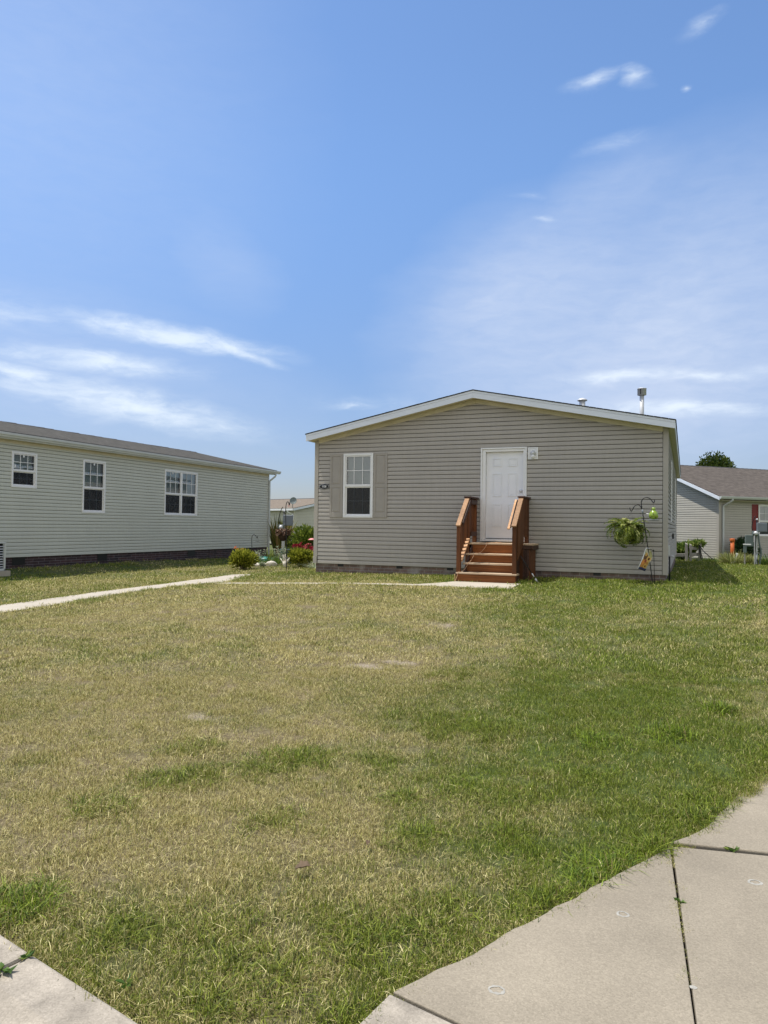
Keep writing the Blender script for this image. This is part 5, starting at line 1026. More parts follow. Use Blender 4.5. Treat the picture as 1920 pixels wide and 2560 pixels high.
mb = MB(); mb.lathe([(.03, 0), (.10, .03), (.17, .14), (.20, .27), (.185, .27), (.10, .2)], (-13.36, 23.2, .62), 18); mb.build('liner', MT['coco'], hb)
r_ = np.random.default_rng(81); n = 420; a_ = r_.uniform(0, 6.28, n); d_ = .2*np.sqrt(r_.random(n)); Pq = np.stack([-13.36+d_*np.cos(a_), 23.2+d_*np.sin(a_), .86+r_.uniform(0, .16, n)], 1)
V, Fc, a = leaves(Pq, np.stack([np.cos(a_), np.sin(a_), r_.uniform(-.9, .9, n)], 1), .12, .05, r_); arr_mesh('dried_foliage', V, Fc, M_dry, hb, {'rnd': a})
mb = MB(); [mb.tube([(-13.36+.19*math.cos(q), 23.2+.19*math.sin(q), .88), (-13.40, 23.3, 1.30)], .003, 4) for q in (.3, 2.4, 4.5)]; mb.tube([(-13.40, 23.3, 1.29), (-13.6, 23.7, 1.34), (-13.84, 24.03, 1.33)], .01, 6); mb.build('hanger', MT['black'], hb)
cb = thing('utility_cabinet', (-13.0, 22.95, g(-13, 22.95)), 'dark green metal utility cabinet behind the garden plants', 'utility cabinet')
Fc_ = Fr((-13.0, 22.95, 0), (.926, .378, 0), (.378, -.926, 0))
mb = MB(); mb.fbox(Fc_, -.30, .30, -.4, .0, -.3, .31); cbb = mb.build('body', MT['teal'], cb, .012)
mb = MB(); mb.hexa([Fc_(-.32, .03, .312), Fc_(.32, .03, .312), Fc_(.32, -.42, .312), Fc_(-.32, -.42, .312), Fc_(-.32, .03, .335), Fc_(.32, .03, .335), Fc_(.32, -.42, .355), Fc_(-.32, -.42, .355)]); mb.build('lid', MT['teal'], cb, .006)
tb = thing('plastic_tub', (-13.45, 22.1, g(-13.45, 22.1)), 'low oval green plastic tub lying in the garden bed', 'tub')
gz = g(-13.45, 22.1); mb = MB(); mb.lathe([(.22, -.05), (.30, .02), (.32, .11), (.335, .12), (.335, .14), (.30, .145)], (-13.45, 22.1, gz), 26, None, 1, .8); mb.build('rim', MT['tealp'], tb)
mb = MB(); mb.lathe([(.30, .146), (.27, .19), (.18, .23), (.05, .245), (.01, .246)], (-13.45, 22.1, gz), 26, None, 1, .8); mb.build('lid', MT['tealp'], tb)
def stone(x, y, sx, sy, sz, rot, label, seed):
    r = np.random.default_rng(seed); bm = bmesh.new(); bmesh.ops.create_icosphere(bm, subdivisions=3, radius=1)
    for v in bm.verts:
        n_ = 1+.18*math.sin(v.co.x*3+seed)+.14*math.sin(v.co.y*4.3+seed*2)*math.cos(v.co.z*3)+r.normal()*.012; v.co *= n_; X = v.co.x*sx; Y = v.co.y*sy; v.co = Vector((X*cos(rot)-Y*sin(rot), X*sin(rot)+Y*cos(rot), v.co.z*sz))
    me = bpy.data.meshes.new('stone'); bm.to_mesh(me); bm.free(); me.materials.append(MT['stone']); me.polygons.foreach_set('use_smooth', [True]*len(me.polygons)); o = bpy.data.objects.new('edging_stone', me); col.objects.link(o); o.location = (x, y, g(x, y)+sz*.35); tag(o, label, 'stone', 'pale stones edging the garden bed')
stone(-12.55, 21.0, .24, .12, .11, .5, 'large pale stone edging the garden bed left of the pronged ornament', 1)
stone(-12.85, 20.75, .14, .09, .07, .2, 'small pale stone left of the largest edging stone', 2)
stone(-13.05, 20.95, .09, .08, .07, 1.2, 'smallest pale stone just right of the left golden shrub', 3)
# pronged pale ornament: bleached upright sticks spreading like fingers
oz = g(-11.8, 20.65); orn = thing('driftwood_ornament', (-11.8, 20.65, oz), 'bleached upright wooden ornament with finger-like prongs beside the tall hook', 'ornament')
mb = MB(); mb.tube([(-11.8, 20.65, oz-.03), (-11.8, 20.65, oz+.1), (-11.8, 20.65, oz+.2)], [.05, .075, .085], 12); mb.build('base', MT['palewood'], orn)
for dx, h, l_, r_0 in ((-.10, .30, -.07, .022), (-.05, .42, -.03, .022), (.0, .44, .0, .022), (.045, .36, .02, .024), (.09, .32, .07, .035)):
    mb = MB(); mb.tube([(-11.8+dx*.5, 20.65, oz+.14), (-11.8+dx+l_*.4, 20.64, oz+.14+(h-.14)*.6), (-11.8+dx+l_, 20.64, oz+h)], [r_0, r_0*.95, r_0*.35], 8); mb.build('prong', MT['palewood'], orn)
# double hook, fern, feeder, flag by the right front corner
HY = 16.5
dh = thing('shepherd_hook', (-.64, HY, g(-.64, HY)), 'leaning black double shepherd hook by the right corner of the taupe house', 'garden hook')
mb = bent([(-.635, HY, -.15), (-.643, HY, .098), (-.734, HY, .799), (-.85, HY, 1.589), (-.872, HY, 1.72), (-.869, HY, 1.79), (-.835, HY, 1.852), (-.764, HY, 1.876), (-.692, HY, 1.842), (-.650, HY, 1.785), (-.632, HY, 1.765), (-.613, HY, 1.785), (-.615, HY, 1.826)], .010); mb.build('main_rod', MT['black'], dh)
mb = bent([(-.842, HY, 1.55), (-.852, HY, 1.60), (-.87, HY, 1.65), (-.90, HY, 1.70), (-.947, HY, 1.721), (-1.008, HY, 1.69), (-1.045, HY, 1.62), (-1.07, HY, 1.590), (-1.093, HY, 1.61), (-1.104, HY, 1.664)], .009); mb.build('side_arm', MT['black'], dh)
mb = MB(); mb.tube([(-.838, HY, 1.53), (-.852, HY, 1.62)], .016, 10); mb.build('clamp', MT['grey'], dh)
mb = MB(); mb.tube([(-.70, HY, .05), (-.58, HY, .06), (-.575, HY, -.1)], .008, 6); mb.build('foot_spike', MT['black'], dh)
fn = thing('hanging_fern', (-1.15, HY, 1.15), 'bushy green fern in a hanging basket on the double hook', 'hanging plant')
fx, fy, fz = -1.15, HY-.02, 1.20
mb = MB(); mb.lathe([(.06, -.20), (.11, -.17), (.14, -.02), (.15, 0), (.13, 0), (.05, -.04)], (fx, fy, fz), 20); mb.build('pot', MT['pot'], fn)
mb = MB(); [mb.tube([(fx+.14*math.cos(q), fy+.14*math.sin(q), fz), (-1.07, HY, 1.585)], .0025, 4) for q in (.5, 2.6, 4.7)]; mb.build('hanger', MT['black'], fn)
r_ = np.random.default_rng(91); Ps, Ds, Ls, Rn = [], [], [], []; stems = MB()
for k in range(135):
    a = r_.uniform(0, 2*math.pi); up_ = r_.uniform(-.2, 1.0); Lf = r_.uniform(.32, .60)*(1 if up_ < .75 else .85); P0 = np.array([fx+.06*math.cos(a), fy+.06*math.sin(a), fz-.01]); pts = []
    el0 = up_*1.35; p = P0.copy(); e = el0; d0 = np.array([math.cos(a), math.sin(a)])
    nseg = 16; rn = r_.random(); bend = r_.uniform(.5, 1.5)
    for s in range(nseg):
        pts.append(p.copy()); e -= (.06+.10*(1-up_)*bend)*(1+s*.06); dv = np.array([d0[0]*math.cos(e), d0[1]*math.cos(e), math.sin(e)]); p = p+dv*Lf/nseg
        if s > 1:
            w = math.sin(min(1, s/nseg*1.05)*math.pi)**.6*.066+.008; side = np.cross(dv, [0, 0, 1.]); side /= max(np.linalg.norm(side), 1e-3)
            for sg_ in (-1, 1): Ps.append(p); Ds.append(side*sg_+dv*.55+np.array([0, 0, -.15])); Ls.append(w); Rn.append(np.clip(rn*.8+r_.random()*.25, 0, 1))
    stems.tube([tuple(q) for q in pts[::5]]+[tuple(p)], .0022, 3, False)
V, Fc, a = leaves(np.array(Ps), np.array(Ds), np.array(Ls), np.array(Ls)*.34+.006, r_, .1, np.array(Rn)); arr_mesh('frond', V, Fc, M_fern, fn, {'rnd': a}); stems.build('frond_stem', M_lily, fn, 0, 1, False)
bf = thing('bird_feeder', (-.628, HY, 1.40), 'lime green bird-shaped feeder hanging from the double hook', 'bird feeder')
mb = MB(); mb.lathe([(.02, -.10), (.06, -.092), (.088, -.06), (.095, -.015), (.085, .03), (.055, .07), (.034, .09), (.038, .105), (.040, .125), (.03, .145), (.006, .155)], (-.628, HY, 1.515), 24); mb.build('body', MT['lime'], bf)
mb = MB(); mb.lathe([(.012, 0), (.009, .02), (.001, .045)], (-.668, HY-.01, 1.635), 8, (-1, -.2, -.1)); mb.build('beak', MT['brownp'], bf)
mb = MB(); mb.lathe([(.018, 0), (.02, .03), (.004, .08)], (-.705, HY, 1.52), 8, (-1, 0, .25), .5, 1); mb.build('tail', MT['white'], bf)
for dx, dy, dz in ((.045, -.075, -.055), (-.05, -.07, -.05), (.0, -.088, .015)):
    mb = MB(); mb.lathe([(.014, 0), (.013, .006), (.002, .009)], (-.628+dx, HY+dy, 1.515+dz), 10, (dx, dy, 0)); mb.build('feed_hole', MT['brownp'], bf)
mb = MB(); mb.lathe([(.03, 0), (.105, .004), (.11, .022), (.10, .022), (.03, .012)], (-.62, HY, 1.392), 22); mb.build('tray', MT['grey'], bf)
mb = MB(); [mb.tube([(-.628+dx, HY, 1.40), (-.628+dx, HY, 1.43)], .008, 6) for dx in (-.025, .025)]; mb.build('leg', MT['white'], bf)
mb = MB(); mb.tube([(-.628, HY, 1.665), (-.632, HY, 1.765)], .002, 4); mb.build('wire', MT['black'], bf)
gfs = thing('flag_stand', (-.60, HY+.03, g(-.6, HY)), 'thin black garden flag stand beside the double hook', 'flag stand')
mb = MB(); mb.tube([(-.595, HY+.03, -.1), (-.622, HY+.03, .76)], .0065, 8); mb.build('rod', MT['black'], gfs)
mb = MB(); mb.tube([(-.622, HY+.03, .755), (-.66, HY+.02, .775), (-.80, HY-.06, .815)], .0055, 8); mb.build('arm', MT['black'], gfs)
mb = MB(); mb.lathe([(.006, 0), (.013, .012), (.006, .028)], (-.622, HY+.03, .755), 10); mb.build('finial', MT['black'], gfs)
# the garden flag: blown sheet with sunflowers
def flag_material():
    m, n, l, b = new_mat('sunflower_cloth'); b.inputs['Roughness'].default_value = .85
    uv = n.new('ShaderNodeUVMap'); cur = None
    bg_ = n.new('ShaderNodeTexNoise'); bg_.inputs['Scale'].default_value = 7; l.new(uv.outputs[0], bg_.inputs['Vector'])
    rp = n.new('ShaderNodeValToRGB'); rp.color_ramp.elements[0].position = .35; rp.color_ramp.elements[0].color = (.55, .50, .38, 1); rp.color_ramp.elements[1].position = .65; rp.color_ramp.elements[1].color = (.30, .30, .14, 1); l.new(bg_.outputs['Fac'], rp.inputs[0]); cur = rp.outputs[0]
    def disc(u, v, r, c, c0=None):
        nonlocal cur
        mp = n.new('ShaderNodeMapping'); mp.vector_type = 'TEXTURE'; mp.inputs['Location'].default_value = (u, v, 0); mp.inputs['Scale'].default_value = (r*1.5, r, 1); l.new(uv.outputs[0], mp.inputs[0])
        gr = n.new('ShaderNodeTexGradient'); gr.gradient_type = 'SPHERICAL'; l.new(mp.outputs[0], gr.inputs[0])
        mr = n.new('ShaderNodeMapRange'); mr.inputs['From Min'].default_value = .05; mr.inputs['From Max'].default_value = .2; l.new(gr.outputs['Fac'], mr.inputs['Value'])
        mx = n.new('ShaderNodeMix'); mx.data_type = 'RGBA'; l.new(mr.outputs[0], mx.inputs['Factor']); l.new(cur, mx.inputs['A']); mx.inputs['B'].default_value = c+(1,); cur = mx.outputs['Result']
    disc(.45, .30, .33, (.42, .20, .04)); disc(.30, .62, .17, (.12, .06, .02)); disc(.70, .55, .17, (.58, .36, .10)); disc(.70, .55, .07, (.05, .012, .005)); disc(.66, .20, .14, (.58, .34, .08)); disc(.66, .20, .055, (.06, .015, .005)); disc(.28, .33, .12, (.55, .22, .05)); disc(.3, .72, .10, (.50, .30, .07)); disc(.48, .42, .08, (.28, .05, .03)); disc(.80, .78, .18, (.34, .33, .14))
    sp = n.new('ShaderNodeSeparateXYZ'); l.new(uv.outputs[0], sp.inputs[0])
    lt = n.new('ShaderNodeMath'); lt.operation = 'LESS_THAN'; l.new(sp.outputs[1], lt.inputs[0]); lt.inputs[1].default_value = .11
    mx = n.new('ShaderNodeMix'); mx.data_type = 'RGBA'; l.new(lt.outputs[0], mx.inputs['Factor']); l.new(cur, mx.inputs['A']); mx.inputs['B'].default_value = (.035, .04, .11, 1)
    l.new(mx.outputs['Result'], b.inputs['Base Color']); return m
V, Fq_, UV = [], [], []; nu, nv = 14, 22
TLp, TRp, BLp, BRp = Vector((-.775, HY-.055, .80)), Vector((-.665, HY+.01, .775)), Vector((-.925, HY-.16, .372)), Vector((-.80, HY-.05, .335))
for j in range(nv+1):
    for i in range(nu+1):
        u, v = i/nu, j/nv; p = (BLp.lerp(BRp, u)).lerp(TLp.lerp(TRp, u), v); bulge = .045*math.sin(v*math.pi)*(.3+u)
        V.append((p.x+bulge*1.0+.012*math.sin(v*9+u*2)*u, p.y-.035*math.sin(u*math.pi*1.2+v*2.2)-.02*math.sin(v*5), p.z+.01*math.sin(u*5))); UV.append((u, v))
for j in range(nv):
    for i in range(nu): a = j*(nu+1)+i; Fq_.append([a, a+1, a+nu+2, a+nu+1])
fl_ = arr_mesh('garden_flag', V, Fq_, flag_material(), None, None, True); uvl = fl_.data.uv_layers.new(name='UVMap')
for lp in fl_.data.loops: uvl.data[lp.index].uv = UV[lp.vertex_index]
md = fl_.modifiers.new('thick', 'SOLIDIFY'); md.thickness = .003
tag(fl_, 'sunflower-print garden flag blown askew on the thin flag stand', 'flag')
mb = MB(); mb.tube([tuple(Vector(V[j*(nu+1)])+Vector((-.004, 0, 0))) for j in range(0, nv+1, 2)], .007, 6); mb.tube([tuple(Vector(V[nv*(nu+1)+i])+Vector((0, 0, .006))) for i in range(0, nu+1, 3)], .009, 6); o = mb.build('white_hem', MT['white'], fl_)

# ------------------------------------------------------------------ things by the right house
def fence_post(x, y, h, w): mb = MB(); gz = g(x, y); mb.hexa([(x-w/2, y-w/2, gz-.1), (x+w/2, y-w/2, gz-.1), (x+w/2, y+w/2, gz-.1), (x-w/2, y+w/2, gz-.1), (x-w*.45, y-w*.45, gz+h), (x+w*.4, y-w*.45, gz+h-.05), (x+w*.4, y+w*.4, gz+h-.02), (x-w*.45, y+w*.4, gz+h+.03)]); return mb
rf = thing('rail_fence', (.25, 34.2, g(.25, 34.2)), 'short weathered grey rail fence at the foot of the right house', 'fence')
for x, y, h, w in ((.03, 34.0, .76, .12), (.19, 34.08, .72, .10), (.56, 34.3, .83, .14)): fence_post(x, y, h, w).build('post', MT['grwood'], rf, .008)
for z in (.16, .42): mb = MB(); mb.beam((.19, 34.13, z), (.55, 34.34, z+.02), .05, .13, (-.5, .86, 0)); mb.build('rail', MT['grwood'], rf, .008)
mb = MB(); mb.beam((-.7, 33.75, .12), (.0, 34.0, .14), .05, .13, (-.3, .95, 0)); mb.build('rail', MT['grwood'], rf, .008)
gh = bent([(.46, 34.25, .60), (.55, 34.18, .55), (.66, 34.15, .36), (.84, 34.1, .18), (1.02, 34.05, .02), (1.22, 33.95, -.09), (1.5, 33.8, -.10)], .018); gh.tube(smooth_pts([(.53, 34.19, .55), (.58, 34.17, .3), (.65, 34.15, .05), (.61, 34.14, -.02), (.56, 34.16, .2), (.54, 34.19, .5)]), .016, 6); tag(gh.build('garden_hose', MT['hose']), 'black garden hose looped over the fence end and trailing to the house', 'hose')
op = thing('orange_pipe', (1.78, 33.7, g(1.78, 33.7)), 'upright orange plastic pipe behind the ornamental grass', 'pipe')
mb = MB(); mb.lathe([(.075, -.2), (.075, .82), (.068, .82)], (1.78, 33.7, 0), 18); mb.build('pipe', MT['orange'], op)
mb = MB(); mb.lathe([(.077, .72), (.098, .76), (.10, .86), (.09, .875), (.02, .88)], (1.78, 33.7, 0), 18); mb.build('cap', MT['orange'], op)
mb = MB(); mb.beam((1.70, 32.45, -.15), (1.90, 32.5, .30), .10, .03, (.9, 0, -.4)); tag(mb.build('white_stake', MT['white'], None, .01), 'slanted white plastic stake sticking out of the grass clump', 'stake')
pd, Fm = pedestal(2.50, 31.85, R(10), 'grey utility meter post in front of the right house', .88)
mb = bent([Fm(.06, .1, 1.2), Fm(.10, .12, .8), Fm(.16, .12, .5), Fm(.12, .12, .2), Fm(.1, .12, -.05)], .03); mb.build('conduit', MT['greyg'], pd)
mb = bent([Fm(-.02, .1, 1.15), Fm(-.05, .14, .7), Fm(.0, .14, .3), Fm(.05, .14, 0.0), Fm(.12, .14, -.05)], .014); mb.build('cable', MT['hose'], pd)
mb = MB(); mb.fbox(Fm, -.40, -.12, .03, .15, .72, 1.16); mb.build('junction_box', MT['greyg'], pd, .01)
sp_ = thing('small_post', (2.09, 31.45, g(2.09, 31.45)), 'short grey post carrying a small box left of the right meter', 'post')
mb = MB(); mb.box(2.065, 2.115, 31.43, 31.48, -.3, .48); mb.build('post', MT['grwood'], sp_, .004)
mb = MB(); mb.box(2.04, 2.15, 31.37, 31.47, .36, .66); mb.build('box', MT['greyg'], sp_, .01)
mb = MB(); mb.box(2.03, 2.30, 31.36, 31.42, .66, .70); mb.build('lid', MT['white'], sp_, .006)
mb = MB(); mb.tube([(2.42, 31.5, -.18), (2.50, 31.55, .12), (2.52, 31.6, .3)], [.012, .016, .016], 8); tag(mb.build('guy_wire_anchor', MT['grey']), 'short slanting rod at the foot of the right meter post', 'rod')
# tree behind the right house
tr = thing('tree', (2.9, 82, -.1), 'round dark green tree rising behind the roof of the right house', 'tree')
r_ = np.random.default_rng(101); mb = MB(); mb.tube([(2.9, 82, -.2), (2.95, 82, 2.2), (2.9, 82.1, 4.4), (2.9, 82, 6.5)], [.28, .22, .16, .05], 10); mb.build('trunk', MT['bark'], tr)
mb = MB()
for k in range(12):
    a = k*2.4; z0 = 2.5+k*.33; e = Vector((math.cos(a), math.sin(a), .7))*r_.uniform(1.5, 2.3); s = Vector((2.92, 82.05, z0)); mb.tube([s, s+e*.5+Vector((0, 0, .1)), s+e], [.09, .05, .015], 6)
mb.build('limb', MT['bark'], tr)
P, D = crown_pts((2.85, 82, 6.05), (2.6, 2.6, 3.3), 9000, r_, 26, .5); V, Fc, a = leaves(P, D+r_.normal(size=D.shape)*.9, r_.uniform(.18, .34, len(P)), .17, r_); arr_mesh('crown', V, Fc, M_tree, tr, {'rnd': a})

# dead leaves and weeds
def dleaf(x, y, s, rot, label):
    V = []; F_ = []; n = 8
    for i in range(n+1):
        t = i/n; w = math.sin(math.pi*min(1, t*1.02))**.8*(.42+.1*math.sin(t*19)); z = .25*t*(1-t)*2+.25*abs(t-.5)
        for q in (-1, 0, 1): p = Vector(((t-.5)*1.2, q*w*.75, z+abs(q)*w*.75)); V.append((p.x*s, p.y*s, p.z*s))
    for i in range(n):
        for q in (0, 1): a = i*3+q; F_.append([a, a+1, a+4, a+3])
    o = arr_mesh('dead_leaf', V, F_, MT['deadleaf'], None, None, True); o.location = (x, y, g(x, y)+.035); o.rotation_euler = (.25, -.2, rot); m = o.modifiers.new('t', 'SOLIDIFY'); m.thickness = .0008; tag(o, label, 'leaf', 'dead leaves on the lawn')
dleaf(-1.52, 2.86, .062, .4, 'large curled brown leaf lying on the front lawn')
dleaf(-1.37, 3.20, .032, 1.9, 'small brown leaf on the lawn beyond the larger one')
def weed(x, y, z, n, L, label, seed):
    r = np.random.default_rng(seed); a = r.uniform(0, 6.28, n); D = np.stack([np.cos(a), np.sin(a), r.uniform(.15, .6, n)], 1); P = np.tile(np.array([x, y, z]), (n, 1))+r.normal(size=(n, 3))*.006*np.array([1, 1, .2]); V, Fc, rr_ = leaves(P, D, L*r.uniform(.6, 1.1, n), L*.4, r, .15); o = arr_mesh('weed', V, Fc, M_lily, None, {'rnd': rr_}); tag(o, label, 'weed', 'weeds in the concrete joints')
weed(-2.095, 1.83, -.293, 12, .05, 'broad-leaved weed growing in the kerb joint at lower left', 1)
weed(-2.09, 1.92, -.295, 9, .04, 'tiny weed in the kerb joint nearest the lawn', 2)
weed(.215, 3.855, -.297, 12, .035, 'small weed in the short joint at the right edge of the driveway', 3)
weed(-.015, 3.25, -.30, 10, .028, 'tiny weed in the middle of the long driveway joint', 4)
weed(-1.66, 1.93, -.28, 5, .04, 'broad pale green leaf at the lawn edge by the kerb', 5)
# ------------------------------------------------------------------ lawn grass (one mass)
gmat, n_, l_, b_ = new_mat('lawn_grass_blades'); out_ = n_['Material Output']
b_.inputs['Roughness'].default_value = .55; b_.inputs['Specular IOR Level'].default_value = .25
ar = n_.new('ShaderNodeAttribute'); ar.attribute_name = 'rnd'
a2 = n_.new('ShaderNodeAttribute'); a2.attribute_name = 'tone'
ai = n_.new('ShaderNodeAttribute'); ai.attribute_name = 'green'; ai.attribute_type = 'INSTANCER'
ah = n_.new('ShaderNodeAttribute'); ah.attribute_name = 'hue'; ah.attribute_type = 'INSTANCER'
gr_ = n_.new('ShaderNodeValToRGB'); E_ = gr_.color_ramp.elements; E_[0].position = 0; E_[0].color = (.035, .052, .007, 1); E_[1].position = 1; E_[1].color = (.32, .35, .055, 1); e = E_.new(.5); e.color = (.16, .19, .018, 1); l_.new(a2.outputs['Fac'], gr_.inputs[0])
lush = n_.new('ShaderNodeValToRGB'); E_ = lush.color_ramp.elements; E_[0].position = 0; E_[0].color = (.03, .065, .006, 1); E_[1].position = 1; E_[1].color = (.28, .37, .03, 1); l_.new(a2.outputs['Fac'], lush.inputs[0])
hm = n_.new('ShaderNodeMix'); hm.data_type = 'RGBA'; l_.new(ah.outputs['Fac'], hm.inputs['Factor']); l_.new(gr_.outputs[0], hm.inputs['A']); l_.new(lush.outputs[0], hm.inputs['B'])
st = n_.new('ShaderNodeValToRGB'); E_ = st.color_ramp.elements; E_[0].position = 0; E_[0].color = (.11, .088, .028, 1); E_[1].position = 1; E_[1].color = (.78, .69, .34, 1); e = E_.new(.5); e.color = (.51, .44, .165, 1); l_.new(a2.outputs['Fac'], st.inputs[0])
cmp_ = n_.new('ShaderNodeMath'); cmp_.operation = 'GREATER_THAN'; l_.new(ar.outputs['Fac'], cmp_.inputs[0]); l_.new(ai.outputs['Fac'], cmp_.inputs[1])
mxg = n_.new('ShaderNodeMix'); mxg.data_type = 'RGBA'; l_.new(cmp_.outputs[0], mxg.inputs['Factor']); l_.new(hm.outputs['Result'], mxg.inputs['A']); l_.new(st.outputs[0], mxg.inputs['B'])
l_.new(mxg.outputs['Result'], b_.inputs['Base Color'])
tr_ = n_.new('ShaderNodeBsdfTranslucent'); l_.new(mxg.outputs['Result'], tr_.inputs['Color'])
ms = n_.new('ShaderNodeMixShader'); ms.inputs[0].default_value = .2; l_.new(b_.outputs[0], ms.inputs[1]); l_.new(tr_.outputs[0], ms.inputs[2]); l_.new(ms.outputs[0], out_.inputs['Surface'])

clumps = bpy.data.collections.new('grass_blade_clumps')
def clump(name, n, rad, L, w, seg, lean, thatch, seed, droop=.6):
    r = np.random.default_rng(seed); a = r.uniform(0, 6.28, n); d = rad*np.sqrt(r.random(n)); base = np.stack([d*np.cos(a), d*np.sin(a), np.full(n, -.004)], 1)
    th = r.random(n) < thatch
    ln = np.where(th, r.uniform(1.1, 2.2, n), r.uniform(lean[0], lean[1], n)); LL = L*r.uniform(.45, 1.1, n)*np.where(th, .8, 1)
    V, Fc, k = blades(base, r.uniform(0, 6.28, n), ln, LL, w*r.uniform(.65, 1.25, n), r, seg, droop)
    V[:, 2] = np.maximum(V[:, 2], -.004)
    rnd = np.where(th, r.uniform(.35, 1, n), r.random(n))
    me = bpy.data.meshes.new(name); me.from_pydata(V.tolist(), [], Fc.tolist())
    for nm, v in (('rnd', rnd), ('tone', r.random(n))):
        at = me.attributes.new(nm, 'FLOAT', 'POINT'); at.data.foreach_set('value', np.repeat(v, k).astype(np.float32))
    me.materials.append(gmat); o = bpy.data.objects.new(name, me); clumps.objects.link(o)
for i in range(4): clump('clump_a%d' % i, 64, .08, .035, .0022, 3, (.05, .75), .20, 200+i)
for i in range(3): clump('clump_b%d' % i, 52, .13, .046, .0044, 2, (.05, .8), .22, 210+i)
for i in range(2): clump('clump_c%d' % i, 60, .26, .056, .0095, 2, (.05, .8), .24, 220+i)
for i in range(3): clump('clump_d%d' % i, 26, .05, .068, .0032, 4, (.1, 1.2), .12, 230+i, .9)
# scatter
r = np.random.default_rng(321)
HEAD = np.array([-sin(YAW), cos(YAW)])
def region(d0, d1, dens, half):
    area = (d1*d1-d0*d0)*half; n = int(area*dens); d = np.sqrt(r.uniform(d0*d0, d1*d1, n)); a = r.uniform(-half, half, n)+YAW
    return np.stack([-np.sin(a)*d, np.cos(a)*d], 1)
def seg_dist(x, y, P):
    m = np.full(x.shape, 9e9)
    for (a, b), (c, d) in zip(P[:-1], P[1:]):
        L2 = (c-a)**2+(d-b)**2; t = np.clip(((x-a)*(c-a)+(y-b)*(d-b))/L2, 0, 1); m = np.minimum(m, np.hypot(x-a-t*(c-a), y-b-t*(d-b)))
    return m
def keep(P, pad=0.):
    x, y = P[:, 0], P[:, 1]
    bad = inpoly(x, y, DRIVE) | inpoly(x, y, APRON) | (y < curb_y(x)+.01) | inpoly(x, y, PATH) | inpoly(x, y, FPATH) | inpoly(x, y, MAIN) | inpoly(x, y, LEFT)
    q = (x-RC.x)*DV.x+(y-RC.y)*DV.y; w = (x-RC.x)*GV.x+(y-RC.y)*GV.y
    bad |= (q > 0) & (w > 0) & (w < 8)
    bad |= (bare_of(x, y) > r.random(len(x))*.95+.12)
    bad |= (np.hypot(x-2.2, y-2.2) < -1)
    bad |= (x > -16.85) & (x < -15.9) & (y > 12.95) & (y < 13.9)
    bad |= PLANT_BED(x, y) > .55+.4*r.random(len(x))
    return ~bad
pts, var, scl, grn, hue = [], [], [], [], []
def add(P, vs, s0, s1, boost=0., hueb=0., force=False):
    P = P if force else P[keep(P)]; n = len(P); x, y = P[:, 0], P[:, 1]
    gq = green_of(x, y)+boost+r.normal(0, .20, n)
    pts.append(P); var.append(r.choice(vs, n)); 
    h = np.clip((gq-.45)*.7+.5*(vnoise(x, y, .8, 9)-.5)+hueb, 0, 1)
    tall = .72+.35*vnoise(x, y, .35, 4)+.25*np.clip(gq, 0, 1)
    scl.append(r.uniform(s0, s1, n)*tall); grn.append(np.clip(gq, .03, .97)); hue.append(h)
A4 = [0, 1, 2, 3]; B3 = [4, 5, 6]; C2 = [7, 8]; D3 = [9, 10, 11]
add(region(1.0, 4.6, 520, R(43)), A4, .85, 1.2)
add(region(4.6, 7.5, 330, R(38)), A4, .95, 1.3)
add(region(7.5, 12.5, 125, R(36)), B3, .9, 1.2)
add(region(12.5, 20, 62, R(35)), B3+C2, .85, 1.15)
add(region(20, 40, 13, R(34)), C2, .95, 1.4)
for d0, d1, dens, vs in ((1.0, 7.5, 110, B3), (7.5, 20, 30, B3+C2), (20, 34, 9, C2)):      # the lawn goes on to either side
    P = region(d0, d1, dens, R(72)); ang = np.abs(np.arctan2(-P[:, 0], P[:, 1])-YAW); add(P[ang > R(34)], vs, .9, 1.25)
# a fringe that leans over the paving edges
def along(P, n, off0, off1):
    P = np.array(P); L = np.hypot(*(P[1:]-P[:-1]).T); c = np.r_[0, np.cumsum(L)]; t = r.uniform(0, c[-1], n); i = np.clip(np.searchsorted(c, t)-1, 0, len(L)-1); f = (t-c[i])/L[i]
    d = (P[i+1]-P[i])/L[i][:, None]; nn = np.stack([-d[:, 1], d[:, 0]], 1); o = r.uniform(off0, off1, n)
    return P[i]+(P[i+1]-P[i])*f[:, None]+nn*o[:, None]
add(along(EDGE[:11], 420, .035, .11), D3+A4*2, .5, .85, -.02, .3)
add(along(EDGE[:11], 520, -.022, .035), A4, .35, .75, -.35, 0, True)
add(along([(-4, curb_y(-4)), (-.98, curb_y(-.98))], 200, -.015, .03), A4, .3, .7, -.3, 0, True)
add(along([(-4, curb_y(-4)), (-.98, curb_y(-.98))], 260, .03, .09), D3+A4*2, .45, .8, .10, .15)
for a, b in ((PATH[:9], 1), (PATH[9:], 1), (FPATH[:7], 1), (FPATH[9:], 1)):
    add(along(a, 300, -.08, -.005), A4+B3, .9, 1.35, .15, .15)
add(along([(-8.9, 16.95), (-4.7, 16.95)], 160, -.22, -.02), D3, .6, 1.1, .5, .4); add(along([(-3.0, 16.95), (-.2, 16.95)], 130, -.3, -.02), D3, .6, 1.2, .5, .4)
